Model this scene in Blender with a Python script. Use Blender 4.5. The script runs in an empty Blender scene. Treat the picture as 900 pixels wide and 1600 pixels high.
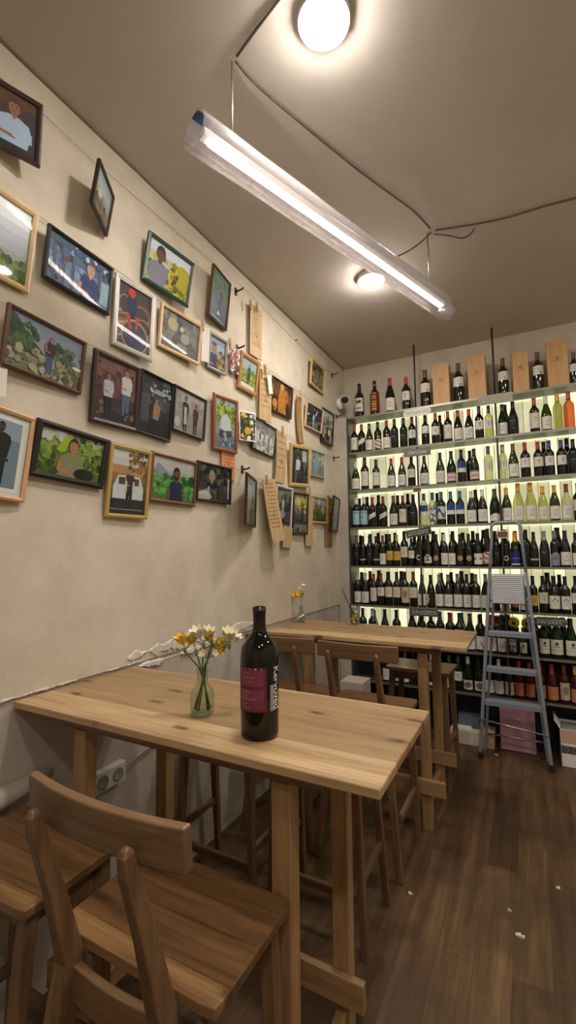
import bpy, bmesh, math, random
from mathutils import Vector, Matrix, Euler
SC = bpy.context.scene
COL = SC.collection
PI = math.pi
rnd = random.Random(7)

# ---------------------------------------------------------------- camera
CH = 1.463
FPX, YAW, PITCH, ROLL, PX, PY = 708.82, .4887, .0851, -.0099, 450.0, 801.6
_cy, _sy, _cp, _sp = math.cos(YAW), math.sin(YAW), math.cos(PITCH), math.sin(PITCH)
FWD = Vector((-_sy*_cp, _cy*_cp, _sp))
RGT = Vector((_cy, _sy, 0))
UPV = RGT.cross(FWD)
_c, _s = math.cos(ROLL), math.sin(ROLL)
RGT, UPV = RGT*_c + UPV*_s, UPV*_c - RGT*_s
CAM = Vector((0, 0, CH))

def ray(px, py):
    return FWD + RGT*((px-PX)/FPX) - UPV*((py-PY)/FPX)
def at_z(px, py, z):
    d = ray(px, py); return CAM + d*((z-CH)/d.z)
def at_x(px, py, x):
    d = ray(px, py); return CAM + d*(x/d.x)
def at_y(px, py, y):
    d = ray(px, py); return CAM + d*(y/d.y)
def x_on(px, y, z):
    # the X whose point (X, y, z) stands in image column px
    k = (px-PX)/FPX
    a = RGT - FWD*k
    return -(a.y*y + a.z*(z-CH))/a.x

cd = bpy.data.cameras.new('camera')
cam = bpy.data.objects.new('camera', cd); COL.objects.link(cam)
cam.matrix_world = Matrix(((RGT.x, UPV.x, -FWD.x, 0), (RGT.y, UPV.y, -FWD.y, 0), (RGT.z, UPV.z, -FWD.z, CH), (0, 0, 0, 1)))
cd.sensor_fit = 'HORIZONTAL'; cd.sensor_width = 36; cd.lens = FPX*36/900
cd.shift_y = (PY-800)/900
cd.clip_start = .02
SC.camera = cam

# ---------------------------------------------------------------- materials
def lin(h):
    if isinstance(h, str):
        h = h.lstrip('#'); v = [int(h[i:i+2], 16)/255 for i in (0, 2, 4)]
    else:
        v = h
    return tuple((c/12.92 if c <= .04045 else ((c+.055)/1.055)**2.4) for c in v) + (1,)

def new_mat(name):
    m = bpy.data.materials.new(name); m.use_nodes = True
    nt = m.node_tree; nt.nodes.clear()
    out = nt.nodes.new('ShaderNodeOutputMaterial')
    b = nt.nodes.new('ShaderNodeBsdfPrincipled')
    nt.links.new(b.outputs[0], out.inputs[0])
    return m, nt, b, out

def N(nt, t, **kw):
    n = nt.nodes.new(t)
    for k, v in kw.items():
        setattr(n, k, v)
    return n

def ramp(nt, fac, stops):
    r = N(nt, 'ShaderNodeValToRGB')
    els = r.color_ramp.elements
    while len(els) < len(stops): els.new(.5)
    for e, (p, c) in zip(els, stops):
        e.position = p; e.color = lin(c)
    nt.links.new(fac, r.inputs[0])
    return r.outputs[0]

def mix(nt, fac, a, b, mode='MIX'):
    m = N(nt, 'ShaderNodeMix', data_type='RGBA', blend_type=mode)
    for sock, v in ((m.inputs[0], fac), (m.inputs[6], a), (m.inputs[7], b)):
        if isinstance(v, (int, float)): sock.default_value = v
        elif isinstance(v, tuple): sock.default_value = v
        else: nt.links.new(v, sock)
    return m.outputs[2]

def noise(nt, vec, scale, detail=4, rough=.55):
    n = N(nt, 'ShaderNodeTexNoise'); n.inputs['Scale'].default_value = scale
    n.inputs['Detail'].default_value = detail; n.inputs['Roughness'].default_value = rough
    if vec is not None: nt.links.new(vec, n.inputs['Vector'])
    return n.outputs['Fac']

def coords(nt, scale=(1, 1, 1), rot=(0, 0, 0), kind='Object'):
    t = N(nt, 'ShaderNodeTexCoord'); mp = N(nt, 'ShaderNodeMapping')
    mp.inputs['Scale'].default_value = scale; mp.inputs['Rotation'].default_value = rot
    nt.links.new(t.outputs[kind], mp.inputs[0])
    return mp.outputs[0]

def bump(nt, b, h, strength=.2, dist=.01):
    bp = N(nt, 'ShaderNodeBump'); bp.inputs['Strength'].default_value = strength; bp.inputs['Distance'].default_value = dist
    nt.links.new(h, bp.inputs['Height']); nt.links.new(bp.outputs[0], b.inputs['Normal'])

def flat(name, col, rough=.5, metal=0., var=.06, spec=.5, scale=40):
    m, nt, b, o = new_mat(name)
    n = noise(nt, coords(nt), scale, 3)
    c = lin(col)
    dk = tuple(x*(1-var*2) for x in c[:3]) + (1,); lt = tuple(min(1, x*(1+var)) for x in c[:3]) + (1,)
    nt.links.new(mix(nt, n, dk, lt), b.inputs['Base Color'])
    b.inputs['Roughness'].default_value = rough; b.inputs['Metallic'].default_value = metal
    b.inputs['Specular IOR Level'].default_value = spec
    return m

def wood(name, dark, mid, light, axis=0, rough=.45, board=0, scale=1.0, knots=True):
    """oak with the grain along one local axis; board > 0 glues boards of that width side by side"""
    m, nt, b, o = new_mat(name)
    sc = [22*scale]*3; sc[axis] = 1.6*scale
    v = coords(nt, tuple(sc))
    g = noise(nt, v, 1.0, 6, .6)
    sc2 = [90*scale]*3; sc2[axis] = 5*scale
    fine = noise(nt, coords(nt, tuple(sc2)), 1.0, 3)
    col = ramp(nt, g, [(.28, dark), (.5, mid), (.72, light)])
    col = mix(nt, .35, col, ramp(nt, fine, [(.3, dark), (.65, light)]))
    if board:
        t = N(nt, 'ShaderNodeTexCoord'); sx = N(nt, 'ShaderNodeSeparateXYZ'); nt.links.new(t.outputs['Object'], sx.inputs[0])
        cb = N(nt, 'ShaderNodeCombineXYZ')
        ad0 = N(nt, 'ShaderNodeMath', operation='ADD'); ad0.inputs[1].default_value = 31.7; nt.links.new(sx.outputs[axis], ad0.inputs[0]); nt.links.new(ad0.outputs[0], cb.inputs[0]); nt.links.new(sx.outputs[1-axis], cb.inputs[1])
        br = N(nt, 'ShaderNodeTexBrick'); nt.links.new(cb.outputs[0], br.inputs['Vector'])
        br.inputs['Scale'].default_value = 1; br.inputs['Brick Width'].default_value = 20; br.inputs['Row Height'].default_value = board
        br.inputs['Mortar Size'].default_value = .0012; br.inputs['Color1'].default_value = (.6, .55, .5, 1); br.inputs['Color2'].default_value = (1, 1, 1, 1)
        br.inputs['Mortar'].default_value = (.45, .38, .3, 1)
        col = mix(nt, 1.0, col, br.outputs['Color'], 'MULTIPLY')
    if knots:
        sk = [13.0]*3; sk[axis] = 5.0
        if board: sk[2] = .001
        vo = N(nt, 'ShaderNodeTexVoronoi'); vo.voronoi_dimensions = '2D' if board else '3D'; vo.inputs['Scale'].default_value = .55; nt.links.new(coords(nt, tuple(sk)), vo.inputs['Vector'])
        kn = noise(nt, coords(nt, (60, 60, 60)), 1.0, 2)
        ad = N(nt, 'ShaderNodeMath', operation='MULTIPLY_ADD'); nt.links.new(kn, ad.inputs[0]); ad.inputs[1].default_value = .12; nt.links.new(vo.outputs['Distance'], ad.inputs[2])
        kr = N(nt, 'ShaderNodeMapRange'); kr.inputs[1].default_value = .1; kr.inputs[2].default_value = .17; kr.inputs[3].default_value = .8; kr.inputs[4].default_value = 0
        nt.links.new(ad.outputs[0], kr.inputs[0])
        col = mix(nt, kr.outputs[0], col, lin('#3a2412'))
    nt.links.new(col, b.inputs['Base Color'])
    b.inputs['Roughness'].default_value = rough
    bump(nt, b, g, .12, .003)
    return m

M = {}
OAK = ('#73553a', '#98764f', '#ad8a60')
OAKD = ('#4d3724', '#6c5036', '#846647')
for i, ax in enumerate('xyz'):
    M['oak_'+ax] = wood('oak_grain_'+ax, *OAK, axis=i, knots=False)
    M['chair_'+ax] = wood('chair_wood_'+ax, *OAKD, axis=i, knots=False, rough=.38)
M['tabletop'] = wood('table_planks', '#8f7049', '#bc9c70', '#ceb289', axis=0, board=.118, rough=.4)
M['seat'] = wood('seat_planks', '#4a321d', '#7d5b38', '#9d784f', axis=0, board=.093, rough=.36)
M['lid'] = wood('pine_box', '#ad8353', '#c49764', '#d0a875', axis=2, rough=.6, knots=True)
M['plank'] = wood('thin_plank', '#a5875a', '#bf9f70', '#cdae80', axis=2, rough=.65, knots=False)
M['plank_dark'] = wood('weathered_plank', '#6d5030', '#94703f', '#ab8752', axis=2, rough=.7, knots=True)
M['plank_orange'] = wood('orange_plank', '#bb7a45', '#d2935a', '#dda46b', axis=2, rough=.7, knots=False)

# plaster wall
def plaster(name, base, dark, light, stain=.5):
    m, nt, b, o = new_mat(name)
    v = coords(nt)
    n1 = noise(nt, v, 1.3, 6, .6); n2 = noise(nt, v, 6, 6, .65); n3 = noise(nt, v, 45, 4)
    c = ramp(nt, n1, [(.3, dark), (.5, base), (.72, light)])
    c = mix(nt, .3, c, ramp(nt, n2, [(.35, dark), (.6, light)]))
    mu = N(nt, 'ShaderNodeTexMusgrave') if False else None
    # thin meandering scratches
    w = N(nt, 'ShaderNodeTexNoise'); w.inputs['Scale'].default_value = 2.4; w.inputs['Detail'].default_value = 8
    nt.links.new(v, w.inputs['Vector'])
    ab = N(nt, 'ShaderNodeMath', operation='SUBTRACT'); nt.links.new(w.outputs['Fac'], ab.inputs[0]); ab.inputs[1].default_value = .5
    ab2 = N(nt, 'ShaderNodeMath', operation='ABSOLUTE'); nt.links.new(ab.outputs[0], ab2.inputs[0])
    mr = N(nt, 'ShaderNodeMapRange'); mr.inputs[1].default_value = .0; mr.inputs[2].default_value = .006; mr.inputs[3].default_value = .22*stain; mr.inputs[4].default_value = 0
    nt.links.new(ab2.outputs[0], mr.inputs[0])
    c = mix(nt, mr.outputs[0], c, lin('#6f604c'))
    nt.links.new(c, b.inputs['Base Color'])
    b.inputs['Roughness'].default_value = .85; b.inputs['Specular IOR Level'].default_value = .25
    a2 = N(nt, 'ShaderNodeMath', operation='MULTIPLY_ADD'); nt.links.new(n3, a2.inputs[0]); a2.inputs[1].default_value = .3; nt.links.new(n2, a2.inputs[2])
    bump(nt, b, a2.outputs[0], .25, .006)
    return m
M['wall'] = plaster('beige_plaster', '#c9bfa9', '#b5a993', '#d6ccb9')
M['wall_low'] = plaster('grey_plaster', '#b0a596', '#9c9183', '#c0b6a8')
M['chip'] = plaster('white_broken_plaster', '#d2c9bb', '#bfb4a4', '#ddd6ca', 0)
M['ceiling'] = plaster('taupe_ceiling', '#cbc2b6', '#c5bcb0', '#d0c8bc', 0)
M['wall_far'] = plaster('pale_plaster', '#d6ccbd', '#cabfae', '#e0d8ca', 0)

# dark plank floor
m, nt, b, o = new_mat('worn_plank_floor')
t = N(nt, 'ShaderNodeTexCoord'); sx = N(nt, 'ShaderNodeSeparateXYZ'); nt.links.new(t.outputs['Object'], sx.inputs[0])
cb = N(nt, 'ShaderNodeCombineXYZ'); nt.links.new(sx.outputs[1], cb.inputs[0]); nt.links.new(sx.outputs[0], cb.inputs[1])
br = N(nt, 'ShaderNodeTexBrick'); nt.links.new(cb.outputs[0], br.inputs['Vector'])
br.offset = .37; br.inputs['Scale'].default_value = 1; br.inputs['Brick Width'].default_value = .92; br.inputs['Row Height'].default_value = .125
br.inputs['Mortar Size'].default_value = .0014; br.inputs['Color1'].default_value = (.46, .44, .42, 1); br.inputs['Color2'].default_value = (1, 1, 1, 1); br.inputs['Mortar'].default_value = (.26, .23, .2, 1)
g = noise(nt, coords(nt, (26, 1.8, 1)), 1.0, 6, .65)
big = noise(nt, coords(nt), 1.7, 5, .6)
sm = noise(nt, coords(nt), 9, 5, .7)
c = ramp(nt, g, [(.28, '#483521'), (.5, '#684e33'), (.74, '#876a46')])
c = mix(nt, .8, c, br.outputs['Color'], 'MULTIPLY')
mid = noise(nt, coords(nt, (1, .55, 1)), 3.6, 5, .6)
c = mix(nt, ramp(nt, big, [(.42, '#000000'), (.6, '#c0c0c0')]), c, lin('#36271a'))
c = mix(nt, ramp(nt, mid, [(.52, '#000000'), (.7, '#808080')]), c, lin('#2f2319'))
c = mix(nt, ramp(nt, sm, [(.56, '#000000'), (.8, '#7a7a7a')]), c, lin('#967650'))
nt.links.new(c, b.inputs['Base Color']); b.inputs['Roughness'].default_value = .42
bump(nt, b, g, .15, .003)
M['floor'] = m

M['metal_dark'] = flat('dark_shelf_metal', '#5a5a50', .4, .6)
M['metal_lip'] = flat('shelf_edge_metal', '#8b897c', .4, .6)
M['alu'] = flat('aluminium', '#8f979f', .4, .35)
M['alu_light'] = flat('ribbed_aluminium', '#dfe2e4', .45, .1)
M['rubber'] = flat('black_rubber', '#17171a', .7)
M['black'] = flat('black_paint', '#1b1917', .35)
M['white_paint'] = flat('white_plastic', '#e6e3dc', .4)
M['wire'] = flat('braided_cable', '#5d5145', .6)
M['steel'] = flat('steel_wire', '#aaa69c', .35, .8)
M['rod'] = flat('dark_rod', '#3b2b33', .5, .3)
M['card_white'] = flat('white_card', '#e4e0d8', .7)
M['carton'] = flat('pale_carton', '#cfc3b0', .8)
M['carton_tan'] = flat('tan_carton', '#c7a184', .8)
M['navy'] = flat('navy_board', '#141c33', .6)
M['pink'] = flat('pink_card', '#b98a97', .5)
M['pink_dark'] = flat('rose_card', '#7c4a57', .6)
M['chalk'] = flat('chalk', '#d8d5cb', .9)
M['slate'] = flat('chalkboard', '#4c4a43', .8)
M['slate_pale'] = flat('dusty_board', '#a6a294', .85)
M['board_grey'] = flat('grey_chalkboard', '#77736a', .85)
M['sign_white'] = flat('frosted_sign', '#cfccbd', .5)
M['price'] = flat('brown_price_card', '#6b3a28', .6)
M['ink'] = flat('dark_ink', '#3a3029', .7)
M['redink'] = flat('red_ink', '#b4442f', .7)
M['tape'] = flat('blue_tape', '#27466e', .5)
M['green_box'] = flat('green_carton', '#23402a', .5)
M['red_box'] = flat('red_carton', '#8e2f24', .5)
M['yellow'] = flat('yellow_tin', '#e2c52c', .4)
M['stem'] = flat('green_stem', '#4e6b2c', .6, var=.2)
M['leaf'] = flat('bud_green', '#6b8436', .6, var=.2)
M['petal_y'] = flat('yellow_petal', '#f8cb2e', .6, var=.15)
M['petal_w'] = flat('white_petal', '#efeacb', .6, var=.06)
M['paper'] = flat('litter_paper', '#cfc9bd', .8)
M['recess'] = flat('socket_grey', '#8e8b86', .6)
M['outlet'] = flat('dirty_white_plastic', '#c9c4ba', .5)
M['backplank'] = None
m, nt, b, o = new_mat('pale_back_planks')
t = N(nt, 'ShaderNodeTexCoord'); sx = N(nt, 'ShaderNodeSeparateXYZ'); nt.links.new(t.outputs['Object'], sx.inputs[0])
cb = N(nt, 'ShaderNodeCombineXYZ'); nt.links.new(sx.outputs[2], cb.inputs[0]); nt.links.new(sx.outputs[0], cb.inputs[1])
br = N(nt, 'ShaderNodeTexBrick'); nt.links.new(cb.outputs[0], br.inputs['Vector'])
br.inputs['Scale'].default_value = 1; br.inputs['Brick Width'].default_value = 9; br.inputs['Row Height'].default_value = .074
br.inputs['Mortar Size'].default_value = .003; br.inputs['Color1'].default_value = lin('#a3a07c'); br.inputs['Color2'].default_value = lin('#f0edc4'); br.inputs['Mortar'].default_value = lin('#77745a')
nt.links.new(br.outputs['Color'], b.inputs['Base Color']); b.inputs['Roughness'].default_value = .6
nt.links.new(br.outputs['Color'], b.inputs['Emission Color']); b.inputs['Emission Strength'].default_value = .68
M['backplank'] = m

def emit(name, col, strength):
    m = bpy.data.materials.new(name); m.use_nodes = True; nt = m.node_tree; nt.nodes.clear()
    o = nt.nodes.new('ShaderNodeOutputMaterial'); e = nt.nodes.new('ShaderNodeEmission')
    e.inputs[0].default_value = lin(col); e.inputs[1].default_value = strength
    nt.links.new(e.outputs[0], o.inputs[0]); return m

def seeglass(name, tint, gloss, body=None, bodyfac=0., rough=.03, ior=1.5):
    """thin-walled glass: transparent tint under a fresnel gloss, with some body colour mixed in"""
    m = bpy.data.materials.new(name); m.use_nodes = True; nt = m.node_tree; nt.nodes.clear()
    o = nt.nodes.new('ShaderNodeOutputMaterial')
    tr = nt.nodes.new('ShaderNodeBsdfTransparent'); tr.inputs[0].default_value = lin(tint)
    base = tr.outputs[0]
    if body:
        df = nt.nodes.new('ShaderNodeBsdfDiffuse'); df.inputs[0].default_value = lin(body)
        mx = nt.nodes.new('ShaderNodeMixShader'); mx.inputs[0].default_value = bodyfac
        nt.links.new(base, mx.inputs[1]); nt.links.new(df.outputs[0], mx.inputs[2]); base = mx.outputs[0]
    gl = nt.nodes.new('ShaderNodeBsdfGlossy'); gl.inputs['Roughness'].default_value = rough
    fr = nt.nodes.new('ShaderNodeFresnel'); fr.inputs[0].default_value = ior
    mu = nt.nodes.new('ShaderNodeMath'); mu.operation = 'MULTIPLY'; mu.inputs[1].default_value = gloss; nt.links.new(fr.outputs[0], mu.inputs[0])
    ge = nt.nodes.new('ShaderNodeNewGeometry'); nb_ = nt.nodes.new('ShaderNodeMath'); nb_.operation = 'SUBTRACT'; nb_.inputs[0].default_value = 1; nt.links.new(ge.outputs['Backfacing'], nb_.inputs[1])
    m2 = nt.nodes.new('ShaderNodeMath'); m2.operation = 'MULTIPLY'; nt.links.new(mu.outputs[0], m2.inputs[0]); nt.links.new(nb_.outputs[0], m2.inputs[1]); mu = m2
    mx = nt.nodes.new('ShaderNodeMixShader'); nt.links.new(mu.outputs[0], mx.inputs[0])
    nt.links.new(base, mx.inputs[1]); nt.links.new(gl.outputs[0], mx.inputs[2])
    nt.links.new(mx.outputs[0], o.inputs[0])
    return m
M['pane'] = seeglass('picture_glass', '#f6f8f8', 1.0)
M['vase'] = seeglass('vase_glass', '#f3f8f4', 1.6)
M['tube'] = seeglass('frosted_tube', '#e6e4e4', .8, '#d0ccca', .22, .2)

def bottle_glass(name, col, rough=.08):
    m, nt, b, o = new_mat(name)
    c = lin(col); n = noise(nt, coords(nt), 12, 2)
    nt.links.new(mix(nt, n, tuple(x*.8 for x in c[:3])+(1,), tuple(x*1.15 for x in c[:3])+(1,)), b.inputs['Base Color'])
    b.inputs['Roughness'].default_value = rough; b.inputs['Specular IOR Level'].default_value = .6
    return m
GL = {
 'd': bottle_glass('dark_wine_glass', '#15170f'), 'k': bottle_glass('black_wine_glass', '#0e0d10'),
 'g': seeglass('olive_bottle_glass', '#6f7a2c', 1.0, '#3c4417', .45), 'e': seeglass('green_bottle_glass', '#3c5a2a', 1.0, '#1d2d12', .55),
 'c': seeglass('clear_bottle_glass', '#dfe3c0', 1.0, '#d5d6b0', .3), 'y': seeglass('straw_bottle_glass', '#dcdca6', 1.0, '#b5b47a', .22),
 'r': seeglass('rose_bottle_glass', '#eaa67c', 1.0, '#cf8352', .28), 'o': seeglass('amber_bottle_glass', '#8a3a16', 1.0, '#5a1f0c', .5),
}
CAPS = {'r': ('red', flat('red_capsule', '#a8322b', .35)), 'k': ('black', flat('black_capsule', '#1c1b1d', .35)), 'u': ('copper', flat('copper_capsule', '#8a4a33', .35, .3)),
 'w': ('white', flat('white_capsule', '#d8d8d0', .4)), 'y': ('yellow', flat('yellow_capsule', '#d9a23c', .35)), 'b': ('blue', flat('blue_capsule', '#2d4a78', .35)),
 't': ('teal', flat('teal_capsule', '#2a7078', .35)), 'p': ('purple', flat('purple_capsule', '#4b2350', .35)), 's': ('silver', flat('silver_capsule', '#9d9c98', .3, .6)),
 'n': ('brown', flat('brown_capsule', '#5b4334', .4)), 'g': ('green', flat('green_capsule', '#3f5232', .4))}

def attr_mat(name, rough=.6, spec=.3, mottled=.12, gain=1.):
    m, nt, b, o = new_mat(name)
    a = N(nt, 'ShaderNodeVertexColor'); a.layer_name = 'Col'
    n = noise(nt, coords(nt), 160, 4)
    c = mix(nt, mottled, a.outputs[0], mix(nt, 1.0, a.outputs[0], ramp(nt, n, [(.3, '#5a5a5a'), (.7, '#ffffff')]), 'MULTIPLY'))
    if gain != 1: c = mix(nt, 1.0, c, (gain, gain, gain, 1), 'MULTIPLY')
    nt.links.new(c, b.inputs['Base Color']); b.inputs['Roughness'].default_value = rough; b.inputs['Specular IOR Level'].default_value = spec
    return m
M['print'] = attr_mat('photo_print', .45, .35, .16, 1.25)
M['label'] = attr_mat('printed_label', .7)

# ---------------------------------------------------------------- mesh building
class MB:
    def __init__(s): s.v = []; s.f = []; s.mi = []; s.c = []; s.sm = []
    def add(s, vs, fs, mi=0, col=None, smooth=False):
        o = len(s.v); s.v += [tuple(x) for x in vs]
        for f in fs:
            s.f.append(tuple(i+o for i in f)); s.mi.append(mi); s.c.append(col); s.sm.append(smooth)
    def box(s, a, b, mi=0, col=None):
        x0, y0, z0 = a; x1, y1, z1 = b
        s.add([(x0,y0,z0),(x1,y0,z0),(x1,y1,z0),(x0,y1,z0),(x0,y0,z1),(x1,y0,z1),(x1,y1,z1),(x0,y1,z1)],
              [(3,2,1,0),(4,5,6,7),(0,1,5,4),(1,2,6,5),(2,3,7,6),(3,0,4,7)], mi, col)
    def beam(s, p, q, w, d, w2=None, d2=None, side=Vector((1,0,0)), mi=0):
        """tapered four-sided bar from p to q; w measured along side, d across"""
        p, q = Vector(p), Vector(q); t = (q-p).normalized(); side = Vector(side)
        a = (side - t*side.dot(t)).normalized(); b = t.cross(a)
        w2 = w if w2 is None else w2; d2 = d if d2 is None else d2
        vs = []
        for c, ww, dd in ((p, w, d), (q, w2, d2)):
            vs += [c-a*ww/2-b*dd/2, c+a*ww/2-b*dd/2, c+a*ww/2+b*dd/2, c-a*ww/2+b*dd/2]
        s.add(vs, [(3,2,1,0),(4,5,6,7),(0,1,5,4),(1,2,6,5),(2,3,7,6),(3,0,4,7)], mi)
    def chain(s, pts, sizes, side=(1,0,0), mi=0):
        """bar through several points with a (w, d) section at each"""
        side = Vector(side); rings = []
        P = [Vector(p) for p in pts]
        for i, p in enumerate(P):
            t = (P[min(i+1, len(P)-1)] - P[max(i-1, 0)]).normalized()
            a = (side - t*side.dot(t)).normalized(); b = t.cross(a); w, d = sizes[i]
            rings.append([p-a*w/2-b*d/2, p+a*w/2-b*d/2, p+a*w/2+b*d/2, p-a*w/2+b*d/2])
        vs = [v for r in rings for v in r]; fs = [(3,2,1,0)]
        for i in range(len(P)-1):
            o = i*4
            for k in range(4): fs.append((o+k, o+(k+1)%4, o+4+(k+1)%4, o+4+k))
        o = (len(P)-1)*4; fs.append((o, o+1, o+2, o+3))
        s.add(vs, fs, mi)
    def tube(s, pts, r, n=8, mi=0, cap=True, col=None):
        P = [Vector(p) for p in pts]; rings = []
        rr = r if isinstance(r, (list, tuple)) else [r]*len(P)
        up = Vector((0, 0, 1)); pa = None
        for i, p in enumerate(P):
            t = (P[min(i+1, len(P)-1)] - P[max(i-1, 0)]).normalized()
            if pa is None:
                u = up if abs(t.dot(up)) < .9 else Vector((1, 0, 0)); a = t.cross(u).normalized()
            else:
                a = (pa - t*pa.dot(t)).normalized()
            pa = a; b = t.cross(a)
            rings.append([p + a*math.cos(2*PI*k/n)*rr[i] + b*math.sin(2*PI*k/n)*rr[i] for k in range(n)])
        vs = [v for q in rings for v in q]; fs = []
        for i in range(len(P)-1):
            for k in range(n): fs.append((i*n+k, i*n+(k+1)%n, (i+1)*n+(k+1)%n, (i+1)*n+k))
        if cap:
            fs.append(tuple(range(n-1, -1, -1))); fs.append(tuple((len(P)-1)*n+k for k in range(n)))
        s.add(vs, fs, mi, col, True)
    def lathe(s, prof, n=24, mi=0, c=(0, 0, 0)):
        vs = []; fs = []
        for r, z in prof:
            for k in range(n): vs.append((c[0]+r*math.cos(2*PI*k/n), c[1]+r*math.sin(2*PI*k/n), c[2]+z))
        for i in range(len(prof)-1):
            for k in range(n): fs.append((i*n+k, i*n+(k+1)%n, (i+1)*n+(k+1)%n, (i+1)*n+k))
        fs.append(tuple(range(n-1, -1, -1))); fs.append(tuple((len(prof)-1)*n+k for k in range(n)))
        s.add(vs, fs, mi, None, True)
    def ball(s, c, r, n=8, m=6, mi=0, sq=(1, 1, 1)):
        vs = []; fs = []
        for i in range(m+1):
            th = PI*i/m
            for k in range(n):
                ph = 2*PI*k/n; vs.append((c[0]+r*sq[0]*math.sin(th)*math.cos(ph), c[1]+r*sq[1]*math.sin(th)*math.sin(ph), c[2]+r*sq[2]*math.cos(th)))
        for i in range(m):
            for k in range(n): fs.append((i*n+k, (i+1)*n+k, (i+1)*n+(k+1)%n, i*n+(k+1)%n))
        s.add(vs, fs, mi, None, True)
    def mesh(s, name, mats):
        me = bpy.data.meshes.new(name); me.from_pydata(s.v, [], s.f)
        for q in (mats if isinstance(mats, (list, tuple)) else [mats]): me.materials.append(q)
        for p, mi, sm in zip(me.polygons, s.mi, s.sm): p.material_index = mi; p.use_smooth = sm
        if any(c is not None for c in s.c):
            at = me.color_attributes.new('Col', 'FLOAT_COLOR', 'CORNER')
            i = 0
            for p, c in zip(me.polygons, s.c):
                c = c or (1, 1, 1, 1)
                for _ in p.loop_indices: at.data[i].color = c; i += 1
        me.validate(); me.update()
        return me
    def build(s, name, mats, parent=None, bevel=0., segs=2):
        return put(name, s.mesh(name, mats), parent, bevel, segs)

def put(name, me, parent=None, bevel=0., segs=2):
    o = bpy.data.objects.new(name, me); COL.objects.link(o)
    if parent is not None: o.parent = parent
    if bevel:
        md = o.modifiers.new('soft_edges', 'BEVEL'); md.width = bevel; md.segments = segs; md.limit_method = 'ANGLE'; md.angle_limit = math.radians(40)
    return o
def tag(o, label, cat, group=None, kind=None):
    o['label'] = label; o['category'] = cat
    if group: o['group'] = group
    if kind: o['kind'] = kind
    return o
def thing(name, label, cat, loc=(0, 0, 0), rot=(0, 0, 0), group=None):
    o = bpy.data.objects.new(name, None); COL.objects.link(o); o.empty_display_size = .05
    o.location = loc; o.rotation_euler = rot
    return tag(o, label, cat, group)
def structure(name, mb, mat, bevel=0):
    o = mb.build(name, mat, None, bevel); o['kind'] = 'structure'; return o
def copy_tree(o, parent=None):
    c = o.copy(); COL.objects.link(c)
    if parent is not None: c.parent = parent
    for ch in list(o.children): copy_tree(ch, c)
    return c
ORD = ['first', 'second', 'third', 'fourth', 'fifth', 'sixth', 'seventh', 'eighth', 'ninth', 'tenth', 'eleventh', 'twelfth', 'thirteenth', 'fourteenth', 'fifteenth', 'sixteenth', 'seventeenth', 'eighteenth', 'nineteenth', 'twentieth']
# ---------------------------------------------------------------- the room
WX, YB, ZC, YF = -1.50, 4.0, 3.20, 3.77
XR, Y0 = 2.1, -2.2
def slab(name, a, b, mat):
    k = MB(); k.box(a, b); return structure(name, k, mat)
slab('floor', (WX-.1, Y0-.1, -.08), (XR+.1, YB+.1, 0), M['floor'])
slab('ceiling', (WX-.1, Y0-.1, ZC), (XR+.1, YB+.1, ZC+.08), M['ceiling'])
k = MB(); k.box((WX-.1, Y0, 1.0), (WX, YB, ZC-.011), 0); k.box((WX-.1, Y0, 0), (WX-.006, YB, 1.0), 1)
structure('wall_left', k, [M['wall'], M['wall_low']])
slab('wall_back', (WX, YB, 0), (XR, YB+.1, ZC), M['wall'])
slab('wall_right', (XR, Y0, 0), (XR+.1, YB, ZC), M['wall_far'])
slab('wall_front', (WX, Y0-.1, 0), (XR, Y0, ZC), M['wall_far'])
# ragged white plaster ledge where the upper coat ends
def ragged(name, y0, y1, zf, h, seed, depth=.014):
    r = random.Random(seed); k = MB(); n = int((y1-y0)/.009); pt = []; pb = []; ra = rb_ = .5
    for i in range(n+1):
        y = y0+(y1-y0)*i/n; z = zf(y)
        e = min(1, min(i, n-i)/6)*max(0, min(1, 1.2+2.2*math.sin(y*17+seed)*math.sin(y*6.3+seed*2)))
        ra = .6*ra+.4*r.random(); rb_ = .6*rb_+.4*r.random(); pt.append((y, z+h*e*(.1+1.1*ra))); pb.append((y, z-h*e*(.1+1.1*rb_)))
    d = [WX-.005+(depth+.007)*(.4+.6*r.random())*(1 if a[1]-b[1] > .004 else .1) for a, b in zip(pt, pb)]
    vs = []
    for i in range(n+1):
        vs += [(WX-.006, pt[i][0], pt[i][1]+.004), (d[i], pt[i][0], pt[i][1]-.003), (d[i], pb[i][0], pb[i][1]+.002), (WX-.006, pb[i][0], pb[i][1])]
    fs = []
    for i in range(n):
        o = i*4
        for q in range(3): fs.append((o+q, o+q+1, o+q+5, o+q+4))
    k.add(vs, fs)
    return structure(name, k, M['chip'])
ragged('trim_1', .72, 1.50, lambda y: 1.0, .007, 3, .003)
ragged('trim_2', 1.38, 2.42, lambda y: 1.028+.008*math.sin(y*9), .030, 5, .008)
ragged('trim_3', 1.45, 2.10, lambda y: .985+.006*math.sin(y*7), .020, 8, .007)
k = MB(); k.tube([(WX+.006, Y0+.02, .69), (WX+.01, .3, .69), (WX+.012, .8, .70), (WX+.01, 1.0, .715), (WX-.002, 1.06, .72)], [.035, .04, .04, .03, .008], 8)
structure('trim_4', k, M['wall_low'])
# filler board between the left wall and the shelving
slab('trim_5', (WX, YF, 0), (-1.402, YF+.03, 2.66), M['wall_low'])

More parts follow.
